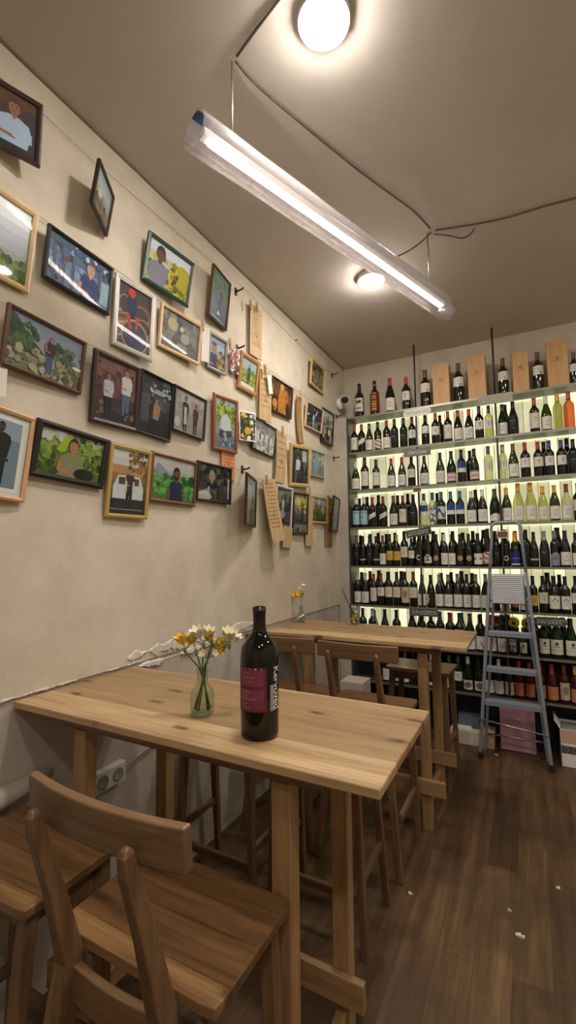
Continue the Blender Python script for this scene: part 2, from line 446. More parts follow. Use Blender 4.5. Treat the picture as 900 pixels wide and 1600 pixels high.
# ---------------------------------------------------------------- lamps
E_DISC = emit('disc_lamp_glow', '#fff7f0', 150)
E_LED = emit('led_tube_glow', '#fff4ea', 34)
E_STRIP = emit('shelf_strip_glow', '#eef0c0', .8)
def disc_lamp(x, y, label, grp='round ceiling lamps'):
    t = thing('ceiling_lamp', label, 'lamp', (x, y, ZC), (0, 0, 0), grp)
    k = MB(); k.lathe([(.04, 0), (.083, 0), (.0845, -.004), (.0845, -.027), (.083, -.03), (.0815, -.027)], 36); k.build('rim', M['white_paint'], t)
    k = MB(); k.lathe([(.081, -.026), (.0805, -.034), (.072, -.041), (.05, -.045), (.02, -.047), (.001, -.047)], 36); k.build('diffuser', E_DISC, t)
    return t
p = at_z(506, 36, ZC-.03); disc_lamp(p.x, p.y, 'round glowing ceiling lamp nearest the camera, cut by the top edge of the photo')
p = at_z(580, 440, ZC-.03); disc_lamp(p.x, p.y, 'round glowing ceiling lamp seen below the hanging tube lamp, farther from the camera')
disc_lamp(.78, .12, 'round glowing ceiling lamp over the aisle to the right, outside the photo', None)
disc_lamp(1.15, 2.3, 'round glowing ceiling lamp over the aisle before the shelves, outside the photo', None)
disc_lamp(.4, -.8, 'round glowing ceiling lamp over the rear of the room, outside the photo', None)

# hanging tube lamp
A = at_z(367, 90, ZC); B = at_z(677, 360, ZC)
TZ = 2.835; TR = .062
na = at_z(303, 203, TZ); fb = at_z(701, 485, TZ)
ax = (Vector((fb.x, fb.y, 0)) - Vector((na.x, na.y, 0))); TL = ax.length; ax.normalize()
tl = thing('pendant_lamp', 'long translucent tube lamp with a glowing strip, hung from the ceiling on two wires', 'lamp', (na.x, na.y, TZ), (0, 0, math.atan2(ax.y, ax.x)))
def gutter(r, a0, a1, x0, x1, th, n=24, seg=14):
    """thin-walled shell round the X axis from angle a0 to a1, slightly wavy along its length"""
    k = MB(); vs = []
    for rr in (r, r-th):
        for i in range(seg+1):
            x = x0+(x1-x0)*i/seg; w = 1+.02*math.sin(i*2.1)
            for j in range(n+1):
                a = a0+(a1-a0)*j/n; vs.append((x, rr*w*math.cos(a), rr*w*math.sin(a)))
    m_ = n+1; L = (seg+1)*m_; fs = []
    for i in range(seg):
        for j in range(n):
            q = i*m_+j; fs += [(q, q+1, q+m_+1, q+m_), (L+q, L+q+m_, L+q+m_+1, L+q+1)]
        for j in (0, n): q = i*m_+j; fs.append((q, q+m_, L+q+m_, L+q) if j == 0 else (q, L+q, L+q+m_, q+m_))
    for i in (0, seg):
        for j in range(n):
            q = i*m_+j; fs.append((q, L+q, L+q+1, q+1) if i == 0 else (q, q+1, L+q+1, L+q))
    k.add(vs, fs, 0, None, True); return k
gutter(TR, 0, 2*PI*.999, 0, TL, .0025).build('tube_shade', M['tube'], tl)
k = MB(); k.box((.03, -.016, -.004), (TL-.07, .016, .022)); k.build('led_bar', M['white_paint'], tl)
k = MB(); k.box((.06, -.012, -.012), (TL-.09, .012, -.0042)); k.build('led_strip', E_LED, tl)
gutter(TR-.004, PI*.40, PI*.62, .002, .06, .001, 8, 2).build('tape', M['tape'], tl)
k = MB(); k.lathe([(TR*.96, 0), (TR*.96, .012), (TR*.7, .016)], 24)
o = k.build('end_cap', M['tube'], tl); o.rotation_euler = (0, PI/2, 0); o.location = (TL-.012, 0, 0)
for P in (A, B):
    d = (Vector((P.x, P.y, 0))-Vector((na.x, na.y, 0))); lx = d.dot(ax)
    k = MB(); k.tube([(lx, 0, TR+.001), (lx, 0, ZC-TZ)], .0035, 8); k.lathe([(.008, 0), (.008, .012), (.003, .02)], 12, 0, (lx, 0, TR)); k.build('suspension_wire', M['steel'], tl)
def cable(name, pts, r, label, mat='wire', cat='cable'):
    P = [Vector(p) for p in pts]; out = []
    for i in range(len(P)-1):      # Catmull-Rom
        p0 = P[max(i-1, 0)]; p1 = P[i]; p2 = P[i+1]; p3 = P[min(i+2, len(P)-1)]
        for j in range(6):
            t = j/6; out.append(.5*((2*p1)+(p2-p0)*t+(2*p0-5*p1+4*p2-p3)*t*t+(3*p1-p0-3*p2+p3)*t**3))
    out.append(P[-1])
    k = MB(); k.tube(out, r, 7); return tag(k.build(name, M[mat]), label, cat)
zc = ZC-.006
cz = lambda x, y, d=0: at_z(x, y, zc-d)
a0 = cz(432, 5); ext = a0+(a0-cz(367, 90)).normalized()*1.2; ext.z = zc
cable('ceiling_cable', [ext, a0, cz(405, 40), cz(370, 88)], .0045, 'brown cable along the ceiling from the near lamp wire up out of the photo')
cable('ceiling_cable', [cz(368, 96), cz(420, 150, .004), cz(560, 266, .01), cz(640, 325, .006), cz(672, 357)], .0045, 'brown cable along the ceiling between the two lamp wires')
b0 = cz(899, 310); ex2 = b0+(b0-cz(682, 358)).normalized()*.9; ex2.z = zc
cable('ceiling_cable', [cz(680, 360), cz(780, 343, .006), b0, ex2], .0045, 'brown cable running right across the ceiling from the far lamp wire')
cable('loose_cable', [cz(678, 366, .01), cz(700, 368, .03), cz(722, 372, .03), cz(735, 366, .02), cz(741, 357, .006)], .004, 'short loose cable end curling below the ceiling beside the far lamp wire')
q = at_z(612, 405, TZ+TR+.006)
cable('lamp_cable', [cz(674, 363), cz(660, 376, .03), cz(640, 391, .1), q], .004, 'dark cable from the far wire knot down to the tube lamp')

# ---------------------------------------------------------------- tables
def bar_table(x0, x1, y0, y1, zt, px, py, label, railx, th=.022):
    t = thing('bar_table', label, 'table', ((x0+x1)/2, (y0+y1)/2, 0), (0, 0, 0), 'oak bar tables along the wall')
    cx, cy = (x0+x1)/2, (y0+y1)/2
    L = lambda x, y, z: (x-cx, y-cy, z)
    k = MB(); k.box(L(x0, y0, zt-th), L(x1, y1, zt)); k.build('tabletop', M['tabletop'], t, .0035, 2)
    W, D = .05, .046
    ub = zt-th
    for xx in px:
        for yy in py:
            k = MB(); k.box(L(xx, yy, 0), L(xx+W, yy+D, ub-.04)); k.build('leg', M['oak_z'], t, .003)
    for yy in py:
        k = MB(); k.box(L(px[0]-.05, yy+.004, ub-.04), L(px[1]+W+.07, yy+D-.004, ub)); k.build('beam', M['chair_x'], t, .002)
        k = MB(); k.box(L(px[0]-.06, yy-.024, .19), L(railx, yy-.0005, .265)); k.build('foot_rail', M['oak_x'], t, .003)
    for xx in px:
        k = MB(); k.box(L(xx+.012, py[0]+D+.0005, .105), L(xx+W-.012, py[1]-.0005, .16)); k.build('cross_rail', M['oak_y'], t, .002)
    return t
T1Z, T2Z = .99, .971
bar_table(WX+.002, -.287, .917, 1.418, T1Z, (-1.262, -.564), (.962, 1.312), 'nearest oak bar table, carrying the red-labelled bottle and the flower vase', -.465)
bar_table(WX+.002, -.31, 2.48, 3.0, T2Z, (-1.25, -.571), (2.551, 2.93), 'farther oak bar table in front of the wine shelves, carrying a glass of yellow flowers', -.445)

# ---------------------------------------------------------------- chairs and stools
def slab_seat(w, d, z, th, sag=.006):
    k = MB(); nx, ny = 12, 8; vs = []
    for zz in (1, 0):
        for j in range(ny+1):
            for i in range(nx+1):
                u, v = i/nx*2-1, j/ny*2-1
                x, y = u*w/2, v*d/2
                rr = .02
                if abs(u) > .999 and abs(v) > .999: x -= math.copysign(rr*.2, u); y -= math.copysign(rr*.2, v)
                s_ = sag*(1-u*u)*(1-v*v) if zz else 0
                vs.append((x, y, z+(th if zz else 0)-s_))
    m_ = nx+1; L = (ny+1)*m_; fs = []
    for j in range(ny):
        for i in range(nx):
            q = j*m_+i; fs.append((q, q+1, q+m_+1, q+m_)); fs.append((L+q, L+q+m_, L+q+m_+1, L+q+1))
    for i in range(nx): fs.append((i, L+i, L+i+1, i+1)); q = ny*m_+i; fs.append((q, q+1, L+q+1, L+q))
    for j in range(ny): q = j*m_; fs.append((q, q+m_, L+q+m_, L+q)); q = j*m_+nx; fs.append((q, L+q, L+q+m_, q+m_))
    k.add(vs, fs); return k
SZ = .668
SW, SD = .415, .28
def curved_board(half, y, bow, z0, z1, th, n=14, lean=0.):
    k = MB(); vs = []
    for i in range(n+1):
        u = i/n*2-1; x = u*half; yy = y+bow*u*u
        vs += [(x, yy-th/2, z0), (x, yy+th/2, z0), (x, yy+th/2-lean, z1), (x, yy-th/2-lean, z1)]
    fs = [(0, 1, 2, 3)]
    for i in range(n):
        o = i*4
        for q in range(4): fs.append((o+q, o+4+q, o+4+(q+1) % 4, o+(q+1) % 4))
    o = n*4; fs.append((o+3, o+2, o+1, o)); k.add(vs, fs); return k
def common_legs(t, y_rear):
    for s in (-1, 1):
        k = MB(); k.chain([(s*.168, .1, SZ-.002), (s*.182, .103, .33), (s*.195, .105, 0)], [(.036, .032), (.031, .028), (.025, .025)]); k.build('leg', M['chair_z'], t, .003)
    for s in (-1, 1):
        k = MB(); k.beam((s*.186, y_rear, .26), (s*.185, .1, .26), .018, .03); k.build('stretcher', M['chair_y'], t, .002)
    k = MB(); k.beam((-.183, .107, .2), (.183, .107, .2), .032, .018, side=(0, 0, 1)); k.build('stretcher', M['chair_x'], t, .002)
    k = MB(); k.box((-.152, .085, SZ-.055), (.152, .103, SZ-.001)); k.build('apron', M['chair_x'], t, .002)
    for s in (-1, 1):
        k = MB(); k.box((s*.152-.009, -.1, SZ-.055), (s*.152+.009, .083, SZ-.001)); k.build('apron', M['chair_y'], t, .002)
def bar_chair(x, y, label, rz=0):
    t = thing('bar_chair', label, 'chair', (x, y, 0), (0, 0, rz), 'oak bar chairs with curved backs')
    slab_seat(SW, SD, SZ, .022).build('seat', M['seat'], t, .003)
    b = curved_board(.204, -.222, .022, .944, 1.02, .021, 16, .006).build('backrest', M['chair_x'], t, .004); b.location = (-.004, 0, 0)
    for s in (-1, 1):
        k = MB(); c = -.012
        k.chain([(c+s*.2, -.222, 0), (c+s*.165, -.2, .33), (c+s*.128, -.17, .585), (c+s*.122, -.164, .67), (c+s*.121, -.205, .82), (c+s*.121, -.246, .945), (c+s*.121, -.251, .975), (c+s*.121, -.252, .986)],
                [(.027, .027), (.031, .034), (.04, .05), (.034, .044), (.026, .034), (.024, .028), (.021, .024), (.012, .012)])
        k.build('leg', M['chair_z'], t, .004)
    q = curved_board(.122, -.164, .01, .588, .655, .018, 10).build('lower_slat', M['chair_x'], t, .003); q.location = (-.014, 0, 0)
    common_legs(t, -.19)
    return t
c1 = bar_chair(-.714, .815, 'nearest oak bar chair, its curved back towards the camera at the near table')
def again(o, x, y, label, rz=0):
    c = copy_tree(o); c.location = (x, y, 0); c.rotation_euler = (0, 0, rz); c['label'] = label; return c
again(c1, -.762, 2.33, 'oak bar chair at the far table, standing clear of the wall, beside the table post')
again(c1, -1.2, 2.34, 'oak bar chair at the far table, pushed up against the left wall', .02)
def stool(x, y, label, rz=0):
    t = thing('bar_stool', label, 'stool', (x, y, 0), (0, 0, rz), 'backless oak bar stools')
    slab_seat(SW, SD, SZ, .022).build('seat', M['seat'], t, .003)
    for s in (-1, 1):
        k = MB(); k.chain([(s*.168, -.1, SZ-.002), (s*.182, -.14, .33), (s*.195, -.185, 0)], [(.036, .032), (.031, .028), (.025, .025)]); k.build('leg', M['chair_z'], t, .003)
    k = MB(); k.box((-.152, -.103, SZ-.055), (.152, -.085, SZ-.001)); k.build('apron', M['chair_x'], t, .002)
    common_legs(t, -.145)
    return t
s1 = stool(-.69, 3.20, 'backless oak stool beyond the far table, right below the wine shelves', -.05)
again(s1, -1.215, .79, 'backless oak stool at the left edge of the photo, between the wall and nearest chair', .02)
again(s1, -.79, 1.78, 'backless oak stool tucked behind the near table, farther from the wall', PI)
again(s1, -1.235, 1.74, 'backless oak stool tucked behind the near table, close to the left wall', PI)

# ---------------------------------------------------------------- wall fittings
o_ = thing('wall_socket', 'white double wall socket under the near table', 'socket', (WX-.006, 1.29, .60))
k = MB(); k.box((0, -.075, -.038), (.035, .075, .038)); k.build('socket_box', M['outlet'], o_, .005)
for s in (-1, 1):
    k = MB(); k.lathe([(.026, .0), (.026, .002), (.02, .002), (.018, .0012), (.001, .0012)], 20)
    q = k.build('outlet_recess', M['recess'], o_); q.rotation_euler = (0, PI/2, 0); q.location = (.0352, s*.036, 0)
cable('socket_cable', [(WX+.008, 1.366, .60), (WX+.003, 1.5, .625), (WX+.003, 1.8, .66), (WX+.003, 2.2, .70), (WX+.003, 2.6, .73)], .004, 'grey cable stapled along the lower wall from the white socket', 'recess')
sc_ = thing('security_camera', 'white security camera in the corner above the shelves', 'camera', (WX, 3.82, 2.81))
k = MB(); k.lathe([(.052, 0), (.054, .02), (.05, .04), (.03, .048), (.001, .05)], 28); q = k.build('mount', M['white_paint'], sc_); q.rotation_euler = (0, PI/2, 0)
dv = (CAM + Vector((.5, .3, -.2)) - Vector((WX+.05, 3.82, 2.83))).normalized()
rq = dv.to_track_quat('Z', 'Y').to_euler()
k = MB(); k.lathe([(.02, -.05), (.036, -.045), (.04, -.03), (.04, .035), (.037, .04), (.034, .038)], 28); q = k.build('camera_body', M['white_paint'], sc_); q.location = (.07, -.02, .028); q.rotation_euler = rq
k = MB(); k.lathe([(.035, .0385), (.033, .041), (.018, .042), (.001, .043)], 24); q = k.build('lens', M['black'], sc_); q.location = (.07, -.02, .028); q.rotation_euler = rq
def hook(y, z, label):
    t = thing('wall_hook', label, 'hook', (WX, y, z), (0, 0, 0), 'black wall hooks for the strings')
    k = MB(); k.box((0, -.009, -.024), (.006, .009, .024)); k.build('plate', M['black'], t, .001)
    k = MB(); k.tube([(.006, 0, 0), (.05, 0, .004), (.056, 0, .012)], .005, 8); k.build('peg', M['black'], t)
for px_, py_, lb in ((518, 586, 'black wall hook nearest the ceiling corner above the shelves'), (521, 716, 'black wall hook right of the clear-framed picture'),
                     (525, 651, 'black wall hook right of the dark narrow portrait near the corner'), (368, 456, 'black wall hook beside the twisted dark print under the ceiling'),
                     (378, 734, 'black wall hook right of the older man portrait'), (370, 545, 'black wall hook above the small unframed print')):
    p = at_x(px_, py_, WX); hook(p.y, p.z, lb)
def hline(pts, label):
    P = [at_x(a, b, WX+.012) for a, b in pts]
    a = P[0]+(P[0]-P[1]).normalized()*0
    return cable('picture_string', P, .0014, label, 'steel', 'string')
hline([(-30, 95), (72, 182), (158, 262), (334, 410), (370, 438), (461, 532), (518, 584)], 'thin string across the top of the wall, under the ceiling')
hline([(-30, 262), (62, 338), (180, 420), (250, 470), (330, 517), (372, 546)], 'thin string holding the second row of pictures')
hline([(372, 546), (424, 580), (480, 622), (525, 651)], 'thin string in the second row nearest the shelves')
hline([(-30, 458), (15, 478), (138, 537), (224, 577), (325, 628), (374, 640)], 'thin string holding the third row of pictures')
hline([(374, 640), (434, 672), (486, 700), (521, 716)], 'thin string in the third row nearest the shelves')
hline([(-30, 620), (61, 655), (175, 690), (240, 706), (310, 722), (378, 734)], 'thin string holding the lowest row of pictures')
hline([(378, 734), (406, 749), (460, 766), (513, 777), (535, 783)], 'thin string in the lowest row nearest the shelves')
p = at_x(461, 532, WX); k = MB(); k.tube([(WX-.005, p.y, p.z), (WX+.02, p.y, p.z+.002)], .004, 6); tag(k.build('nail', M['black']), 'small black nail in the wall under the ceiling', 'nail')
# scraps on the floor
def scrap(px_, py_, s, label, seed):
    r = random.Random(seed); p = at_z(px_, py_, 0); k = MB(); vs = [(0, 0, .006)]; n = 9
    for i in range(n):
        a = 2*PI*i/n; rr = s*(.5+.6*r.random()); vs.append((math.cos(a)*rr, math.sin(a)*rr*.6, .002+.008*r.random()))
    n0 = len(vs); vs += [(x, y, 0) for x, y, z in vs[1:]]
    fs = [(0, i+1, (i+1) % n+1) for i in range(n)]+[(i+1, n0+i, n0+(i+1) % n, (i+1) % n+1) for i in range(n)]+[tuple(n0+i for i in range(n-1, -1, -1))]
    k.add(vs, fs); o = k.build('paper_scrap', M['paper']); o.location = (p.x, p.y, 0); tag(o, label, 'litter')
scrap(812, 1463, .018, 'crumpled white paper scrap on the open floor at right', 2)
scrap(776, 1180, .014, 'tiny white paper scrap on the floor before the pink box', 4)
scrap(641, 1397, .012, 'tiny white scrap on the floor beside the stool legs', 6)
scrap(872, 1388, .012, 'tiny pale scrap on the floor near the right edge', 9)
scrap(797, 1424, .009, 'tiny pale speck on the floor just beyond the crumpled paper', 12)

# ---------------------------------------------------------------- on the tables
def rev(profile, name, mat, parent, n=32): k = MB(); k.lathe(profile, n); return k.build(name, mat, parent)
vz = T1Z+.0005
va = thing('flower_vase', 'small clear glass vase of freesias on the near table', 'vase', (-.871, 1.091, vz))
vase_prof = [(.001, .004), (.028, .003), (.031, .0), (.034, .004), (.0355, .03), (.035, .058), (.032, .072), (.022, .084), (.0165, .092), (.0155, .118), (.0165, .121), (.021, .124), (.0215, .129), (.0185, .133),
             (.0165, .131), (.0145, .12), (.0145, .094), (.02, .083), (.0295, .071), (.0325, .058), (.033, .03), (.031, .01), (.028, .008), (.001, .008)]
rev(vase_prof, 'vase_body', M['vase'], va)
rev([(.001, .0085), (.0305, .0095), (.0325, .02), (.001, .0205)], 'water', seeglass('vase_water', '#eef4ee', .5), va)
def blossom(k, c, r, d, mi, open_=.8, n=6):
    """cup of petals at c opening along d"""
    d = Vector(d).normalized(); u = d.cross(Vector((.3, .2, 1))).normalized(); w = d.cross(u)
    for j in range(n):
        a = 2*PI*j/n; rad = u*math.cos(a)+w*math.sin(a); tan = w*math.cos(a)-u*math.sin(a)
        vs = []; m_ = 4
        for i in range(m_+1):
            t = i/m_; off = r*(.18+open_*t**1.3*.85); along = r*1.5*t; half = r*.55*math.sin(PI*(.12+.8*t))
            for q in (-1, -.4, .4, 1): vs.append(Vector(c)+d*(along-abs(q)*r*.1)+rad*(off-abs(q)*r*.08)+tan*half*q)
        fs = []
        for i in range(m_):
            for q in range(3): o = i*4+q; fs.append((o, o+1, o+5, o+4))
        k.add(vs, fs, mi, None, True)
def freesia(base, pts, heads, buds, label, grp):
    heads = [(c, r*1.3, d, q) for c, r, d, q in heads]
    t = thing('freesia_stem', label, 'flower', base, (0, 0, 0), grp)
    k = MB(); k.tube(pts, [.0028]+[.0022]*(len(pts)-2)+[.0015], 7)
    top = Vector(pts[-1])
    for c, r, d, col in heads:
        c = Vector(c); k.tube([top*.5+c*.5+Vector((0, 0, -.004)), c], .0014, 6); k.tube([top, top*.5+c*.5+Vector((0, 0, -.004))], .0014, 6)
    for c, r in buds: k.tube([top, Vector(c)], .0012, 6)
    k.build('stem', M['stem'], t)
    for c, r, d, col in heads:
        k = MB(); blossom(k, c, r, d, 0); k.ball(Vector(c)+Vector(d).normalized()*r*.25, r*.33, 8, 6); k.build('blossom', M['petal_'+col], t)
    for c, r in buds:
        k = MB(); k.ball(c, r, 8, 6, 0, (.8, .8, 1.5)); k.build('bud', M['leaf'], t)
V0 = (-.871, 1.091, vz)
# camera-right direction at the vase is mostly +X, a little +Y
G1 = 'freesias in the near vase'
def fr(x, y, z): return (RGT.x*x+y*FWD.x, RGT.y*x+y*FWD.y, z)
freesia(V0, [fr(.02, 0, .012), fr(.004, 0, .1), fr(-.012, .004, .135), fr(-.038, .0, .165), fr(-.052, 0, .19)], [(fr(-.056, 0, .205), .017, fr(-.5, -.3, 1), 'y'), (fr(-.036, -.005, .205), .015, fr(.2, -.5, 1), 'y')], [(fr(-.05, -.01, .187), .006), (fr(-.046, -.012, .178), .005)], 'yellow freesia leaning left in the near vase', G1)
freesia(V0, [fr(-.018, 0, .012), fr(.0, .004, .1), fr(.0, .0, .135), fr(.002, 0, .19), fr(.002, 0, .21)], [(fr(-.008, -.004, .222), .019, fr(-.3, -.4, 1), 'w'), (fr(.014, -.004, .222), .018, fr(.3, -.3, 1), 'w')], [(fr(.004, -.01, .2), .006)], 'tall white freesia upright in the middle of the near vase', G1)
freesia(V0, [fr(-.01, -.005, .012), fr(.004, -.003, .1), fr(.008, .0, .135), fr(.02, 0, .185), fr(.028, 0, .205)], [(fr(.02, -.004, .213), .016, fr(0, -.5, 1), 'y'), (fr(.04, -.004, .2), .014, fr(.6, -.4, .5), 'y'), (fr(.044, 0, .187), .011, fr(.8, -.3, -.2), 'y')], [(fr(.03, -.01, .21), .006)], 'yellow freesia right of the middle in the near vase', G1)
freesia(V0, [fr(.014, .006, .012), fr(.006, .004, .1), fr(.01, .004, .14), fr(.03, .004, .2), fr(.052, .004, .212)], [(fr(.07, 0, .216), .019, fr(.3, -.4, 1), 'w'), (fr(.086, .0, .21), .017, fr(.7, -.2, .8), 'w')], [(fr(.066, -.006, .2), .008), (fr(.08, -.008, .198), .007), (fr(.058, -.008, .206), .006)], 'white freesia reaching far right in the near vase', G1)
freesia(V0, [fr(.024, -.004, .02), fr(.004, -.006, .1), fr(-.004, -.006, .135), fr(-.014, -.004, .17), fr(-.022, 0, .19)], [(fr(-.026, .0, .21), .017, fr(-.1, -.4, 1), 'w')], [(fr(-.018, -.008, .176), .005)], 'white freesia just left of the middle in the near vase', G1)
freesia(V0, [fr(-.024, .004, .016), fr(.002, .006, .1), fr(.004, -.004, .13), fr(.012, -.01, .152), fr(.02, -.012, .166)], [(fr(.03, -.012, .172), .011, fr(.6, -.6, .5), 'w'), (fr(.008, -.012, .17), .012, fr(-.2, -.8, .6), 'w')], [(fr(.016, -.014, .154), .005)], 'short white freesia low at the rim of the near vase', G1)

# big wine bottle with burgundy back label
nb = thing('wine_bottle', 'large empty dark wine bottle with burgundy label on the near table', 'bottle', (-.644, 1.043, vz))
nbg = seeglass('empty_bottle_glass', '#6a6422', 1.1, '#10110a', .6, .05)
nbp = [(.001, .012), (.03, .006), (.042, .0), (.0475, .003), (.0493, .012), (.0495, .09), (.05, .2), (.0485, .215), (.044, .23), (.035, .243), (.025, .254), (.0195, .264), (.0172, .275), (.0162, .312), (.0165, .314), (.0178, .315), (.0178, .325), (.0165, .328), (.012, .328), (.012, .31), (.001, .30)]
rev(nbp, 'bottle_glass', nbg, nb, 40)
k = MB(); k.lathe([(.018, .3275), (.0181, .3285), (.0168, .329), (.0165, .268), (.0175, .266)][::-1], 32)
k = MB(); k.lathe([(.0166, .272), (.0169, .276), (.0167, .312), (.0181, .3145), (.0181, .3255)], 32); k.build('neck_foil', flat('dark_foil', '#191914', .35), nb)
acam = math.atan2(CAM.y-1.043, CAM.x+.644)           # direction from the bottle to the camera
def wrap(name, mat, r, a0, a1, z0, z1, colf, parent, nu=40, nv=40):
    k = MB()
    for i in range(nu):
        for j in range(nv):
            c = colf((i+.5)/nu, (j+.5)/nv)
            if c is None: continue
            u0, u1 = a0+(a1-a0)*i/nu, a0+(a1-a0)*(i+1)/nu; w0, w1 = z0+(z1-z0)*j/nv, z0+(z1-z0)*(j+1)/nv
            k.add([(r*math.cos(u0), r*math.sin(u0), w0), (r*math.cos(u1), r*math.sin(u1), w0), (r*math.cos(u1), r*math.sin(u1), w1), (r*math.cos(u0), r*math.sin(u0), w1)], [(0, 1, 2, 3)], 0, lin(c), True)
    return k.build(name, mat, parent)
_r = random.Random(3)
_rows = [[_r.random() for _ in range(60)] for _ in range(60)]
def backlabel(u, v):
    # u grows to the viewer's right
    if u < .11: return '#5c2232' if int(v*60) % 9 else '#7d4452'
    row = int(v*44)
    if .12 < u < .9:
        if .30 < v < .95 and not (.5 < v < .58):
            if row % 2 == 0 and u < .16+.7*_rows[row][0]: return '#8e5a64'
            return '#7a3d4a'
        if .06 < v < .46 and row % 2 == 0 and u < .2+.66*_rows[row][1]: return '#8e5a64'
        if .06 < v < .46: return '#743744'
    if v > .95 and int(u*30) % 5 == 0: return '#b995a0'
    return '#6a2434'
wrap('back_label', M['label'], .0505, acam-1.42, acam+.36, .072, .18, backlabel, nb, 44, 56)
def strip(u, v): return '#8b8488' if int(v*26) % 3 else '#a29a9a'
wrap('info_strip', M['label'], .0505, acam+.56, acam+.80, .072, .136, strip, nb, 4, 26)
# front lettering, running down the side of the glass
fc = bpy.data.curves.new('lettering', 'FONT'); fc.body = 'Kervoved'; fc.size = .034; fc.extrude = 0; fc.space_character = .92
to = bpy.data.objects.new('lettering_tmp', fc); COL.objects.link(to); bpy.context.view_layer.update()
tm = bpy.data.meshes.new_from_object(to.evaluated_get(bpy.context.evaluated_depsgraph_get())); bpy.data.objects.remove(to)
bm = bmesh.new(); bm.from_mesh(tm); bmesh.ops.subdivide_edges(bm, edges=bm.edges[:], cuts=1); bmesh.ops.triangulate(bm, faces=bm.faces[:])
xs = [v.co.x for v in bm.verts]; x0, x1 = min(xs), max(xs)
for v in bm.verts:
    fx = (v.co.x-x0)/(x1-x0); a = acam+.86+(.02-v.co.y)*-18+.14
    a = acam+.95+(v.co.y-.008)*19
    v.co = (.0506*math.cos(a), .0506*math.sin(a), .178-fx*.104)
bmesh.ops.recalc_face_normals(bm, faces=bm.faces[:]); bm.to_mesh(tm); bm.free(); tm.materials.clear(); tm.materials.append(M['white_paint'])
tm.name = 'lettering'; put('lettering', tm, nb)

# far table: bud vase and tumbler of flowers
v2 = thing('flower_vase', 'slim green-tinted bud vase at the wall end of the far table', 'vase', (-1.44, 2.89, T2Z+.0005))
o2 = rev([(r*.82, z*.84) for r, z in vase_prof], 'vase_body', M['vase'], v2, 24)
k = MB(); k.tube([(-.027, -.01, .02), (0, -.0318, .035), (.03, -.012, .055)], .006, 6); k.build('paper_band', M['card_white'], v2)
freesia((-1.44, 2.89, T2Z), [(.0, 0, .012), (0, 0, .1), (.004, 0, .15), (.006, 0, .175)], [((-.018, -.01, .178), .022, (-.5, -.6, .5), 'y'), ((-.002, -.016, .182), .017, (.1, -.8, .5), 'y'), ((.012, -.004, .205), .017, (.3, -.4, 1), 'w'), ((.018, 0, .235), .016, (.2, -.3, 1), 'w'), ((.006, 0, .222), .014, (-.3, -.5, .8), 'w')], [((.02, 0, .195), .006)], 'yellow and white freesia in the bud vase on the far table', None)
tg = thing('drinking_glass', 'clear tumbler with yellow flowers on the far table', 'glass', (-1.068, 2.95, T2Z+.0005))
rev([(.001, .004), (.026, .003), (.028, .0), (.031, .004), (.042, .118), (.0425, .12), (.0405, .118), (.0295, .01), (.001, .009)], 'tumbler', M['vase'], tg)
for i, (x, y, z, r, lb) in enumerate(((-.008, -.006, .02, .022, 'yellow flower head at the bottom of the tumbler'), (.01, -.004, .045, .018, 'yellow flower head midway up in the tumbler'), (.014, .0, .075, .014, 'white flower head near the rim of the tumbler'))):
    t = thing('freesia_bloom', lb, 'flower', (-1.068, 2.95, T2Z))
    k = MB(); blossom(k, (x, y, z), r, (.2, -.6, .7), 0, .6); k.ball((x, y, z), r*.4); k.build('petals', M['petal_w' if i == 2 else 'petal_y'], t)
    k = MB(); k.tube([(x*.5, y, .011), (x, y, z)], .002, 6); k.build('stalk', M['stem'], t)
k = MB(); pa = Vector((-1.05, 2.955, T2Z+.012)); pb = at_y(534, 920, 2.93); k.tube([pa, pa*.5+pb*.5, pb], .0035, 8); tag(k.build('drinking_straw', M['black']), 'black straw leaning left out of the tumbler', 'straw')
# ---------------------------------------------------------------- wine shelving
XL, XE = -1.386, .47
SZs = [2.647, 2.326, 1.992, 1.6615, 1.3286, .9994, .682, .375]
UP = [-.79, -.185, .42]
BD = 3.975
su = thing('shelving_unit', 'tall back-lit metal wine shelving along the back wall', 'shelving', (0, YF, 0))
sl = lambda x, y, z: (x, y-YF, z)
for i, z in enumerate(SZs):
    k = MB(); k.box(sl(XL, YF+.004, z-.006), sl(XE, BD, z+.006), 0); k.box(sl(XL, YF, z-.01), sl(XE, YF+.0039, z+.0065), 1)
    k.build('shelf', [M['metal_dark'], M['metal_lip']], su)
    if i < 6:
        k = MB(); k.box(sl(XL+.02, BD-.016, z-.014), sl(XE-.02, BD-.002, z-.0065)); k.build('led_strip', E_STRIP, su)
k = MB(); k.box(sl(XL-.016, YF-.002, 0), sl(XL-.001, BD, SZs[0]+.006)); k.build('side_panel', M['metal_dark'], su)
k = MB(); k.box(sl(XE+.001, YF-.002, 0), sl(XE+.016, BD, SZs[0]+.006)); k.build('side_panel', M['metal_dark'], su)
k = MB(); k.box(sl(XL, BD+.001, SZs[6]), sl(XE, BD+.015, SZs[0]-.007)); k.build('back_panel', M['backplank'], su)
k = MB(); k.box(sl(XL, BD+.001, .0), sl(XE, BD+.015, SZs[6]-.007)); k.build('plinth_panel', M['navy'], su)
for x in UP:
    k = MB()
    for a, b in zip(SZs[1:], SZs[:-1]): k.box(sl(x-.007, YF+.006, a+.0062), sl(x+.007, YF+.02, b-.0062))
    k.build('upright', M['rod'], su)
for x in UP[:2]:
    k = MB(); k.tube([sl(x, YF+.014, SZs[0]+.0062), sl(x, YF+.014, ZC-.001)], .007, 8); k.build('hanging_rod', M['rod'], su)

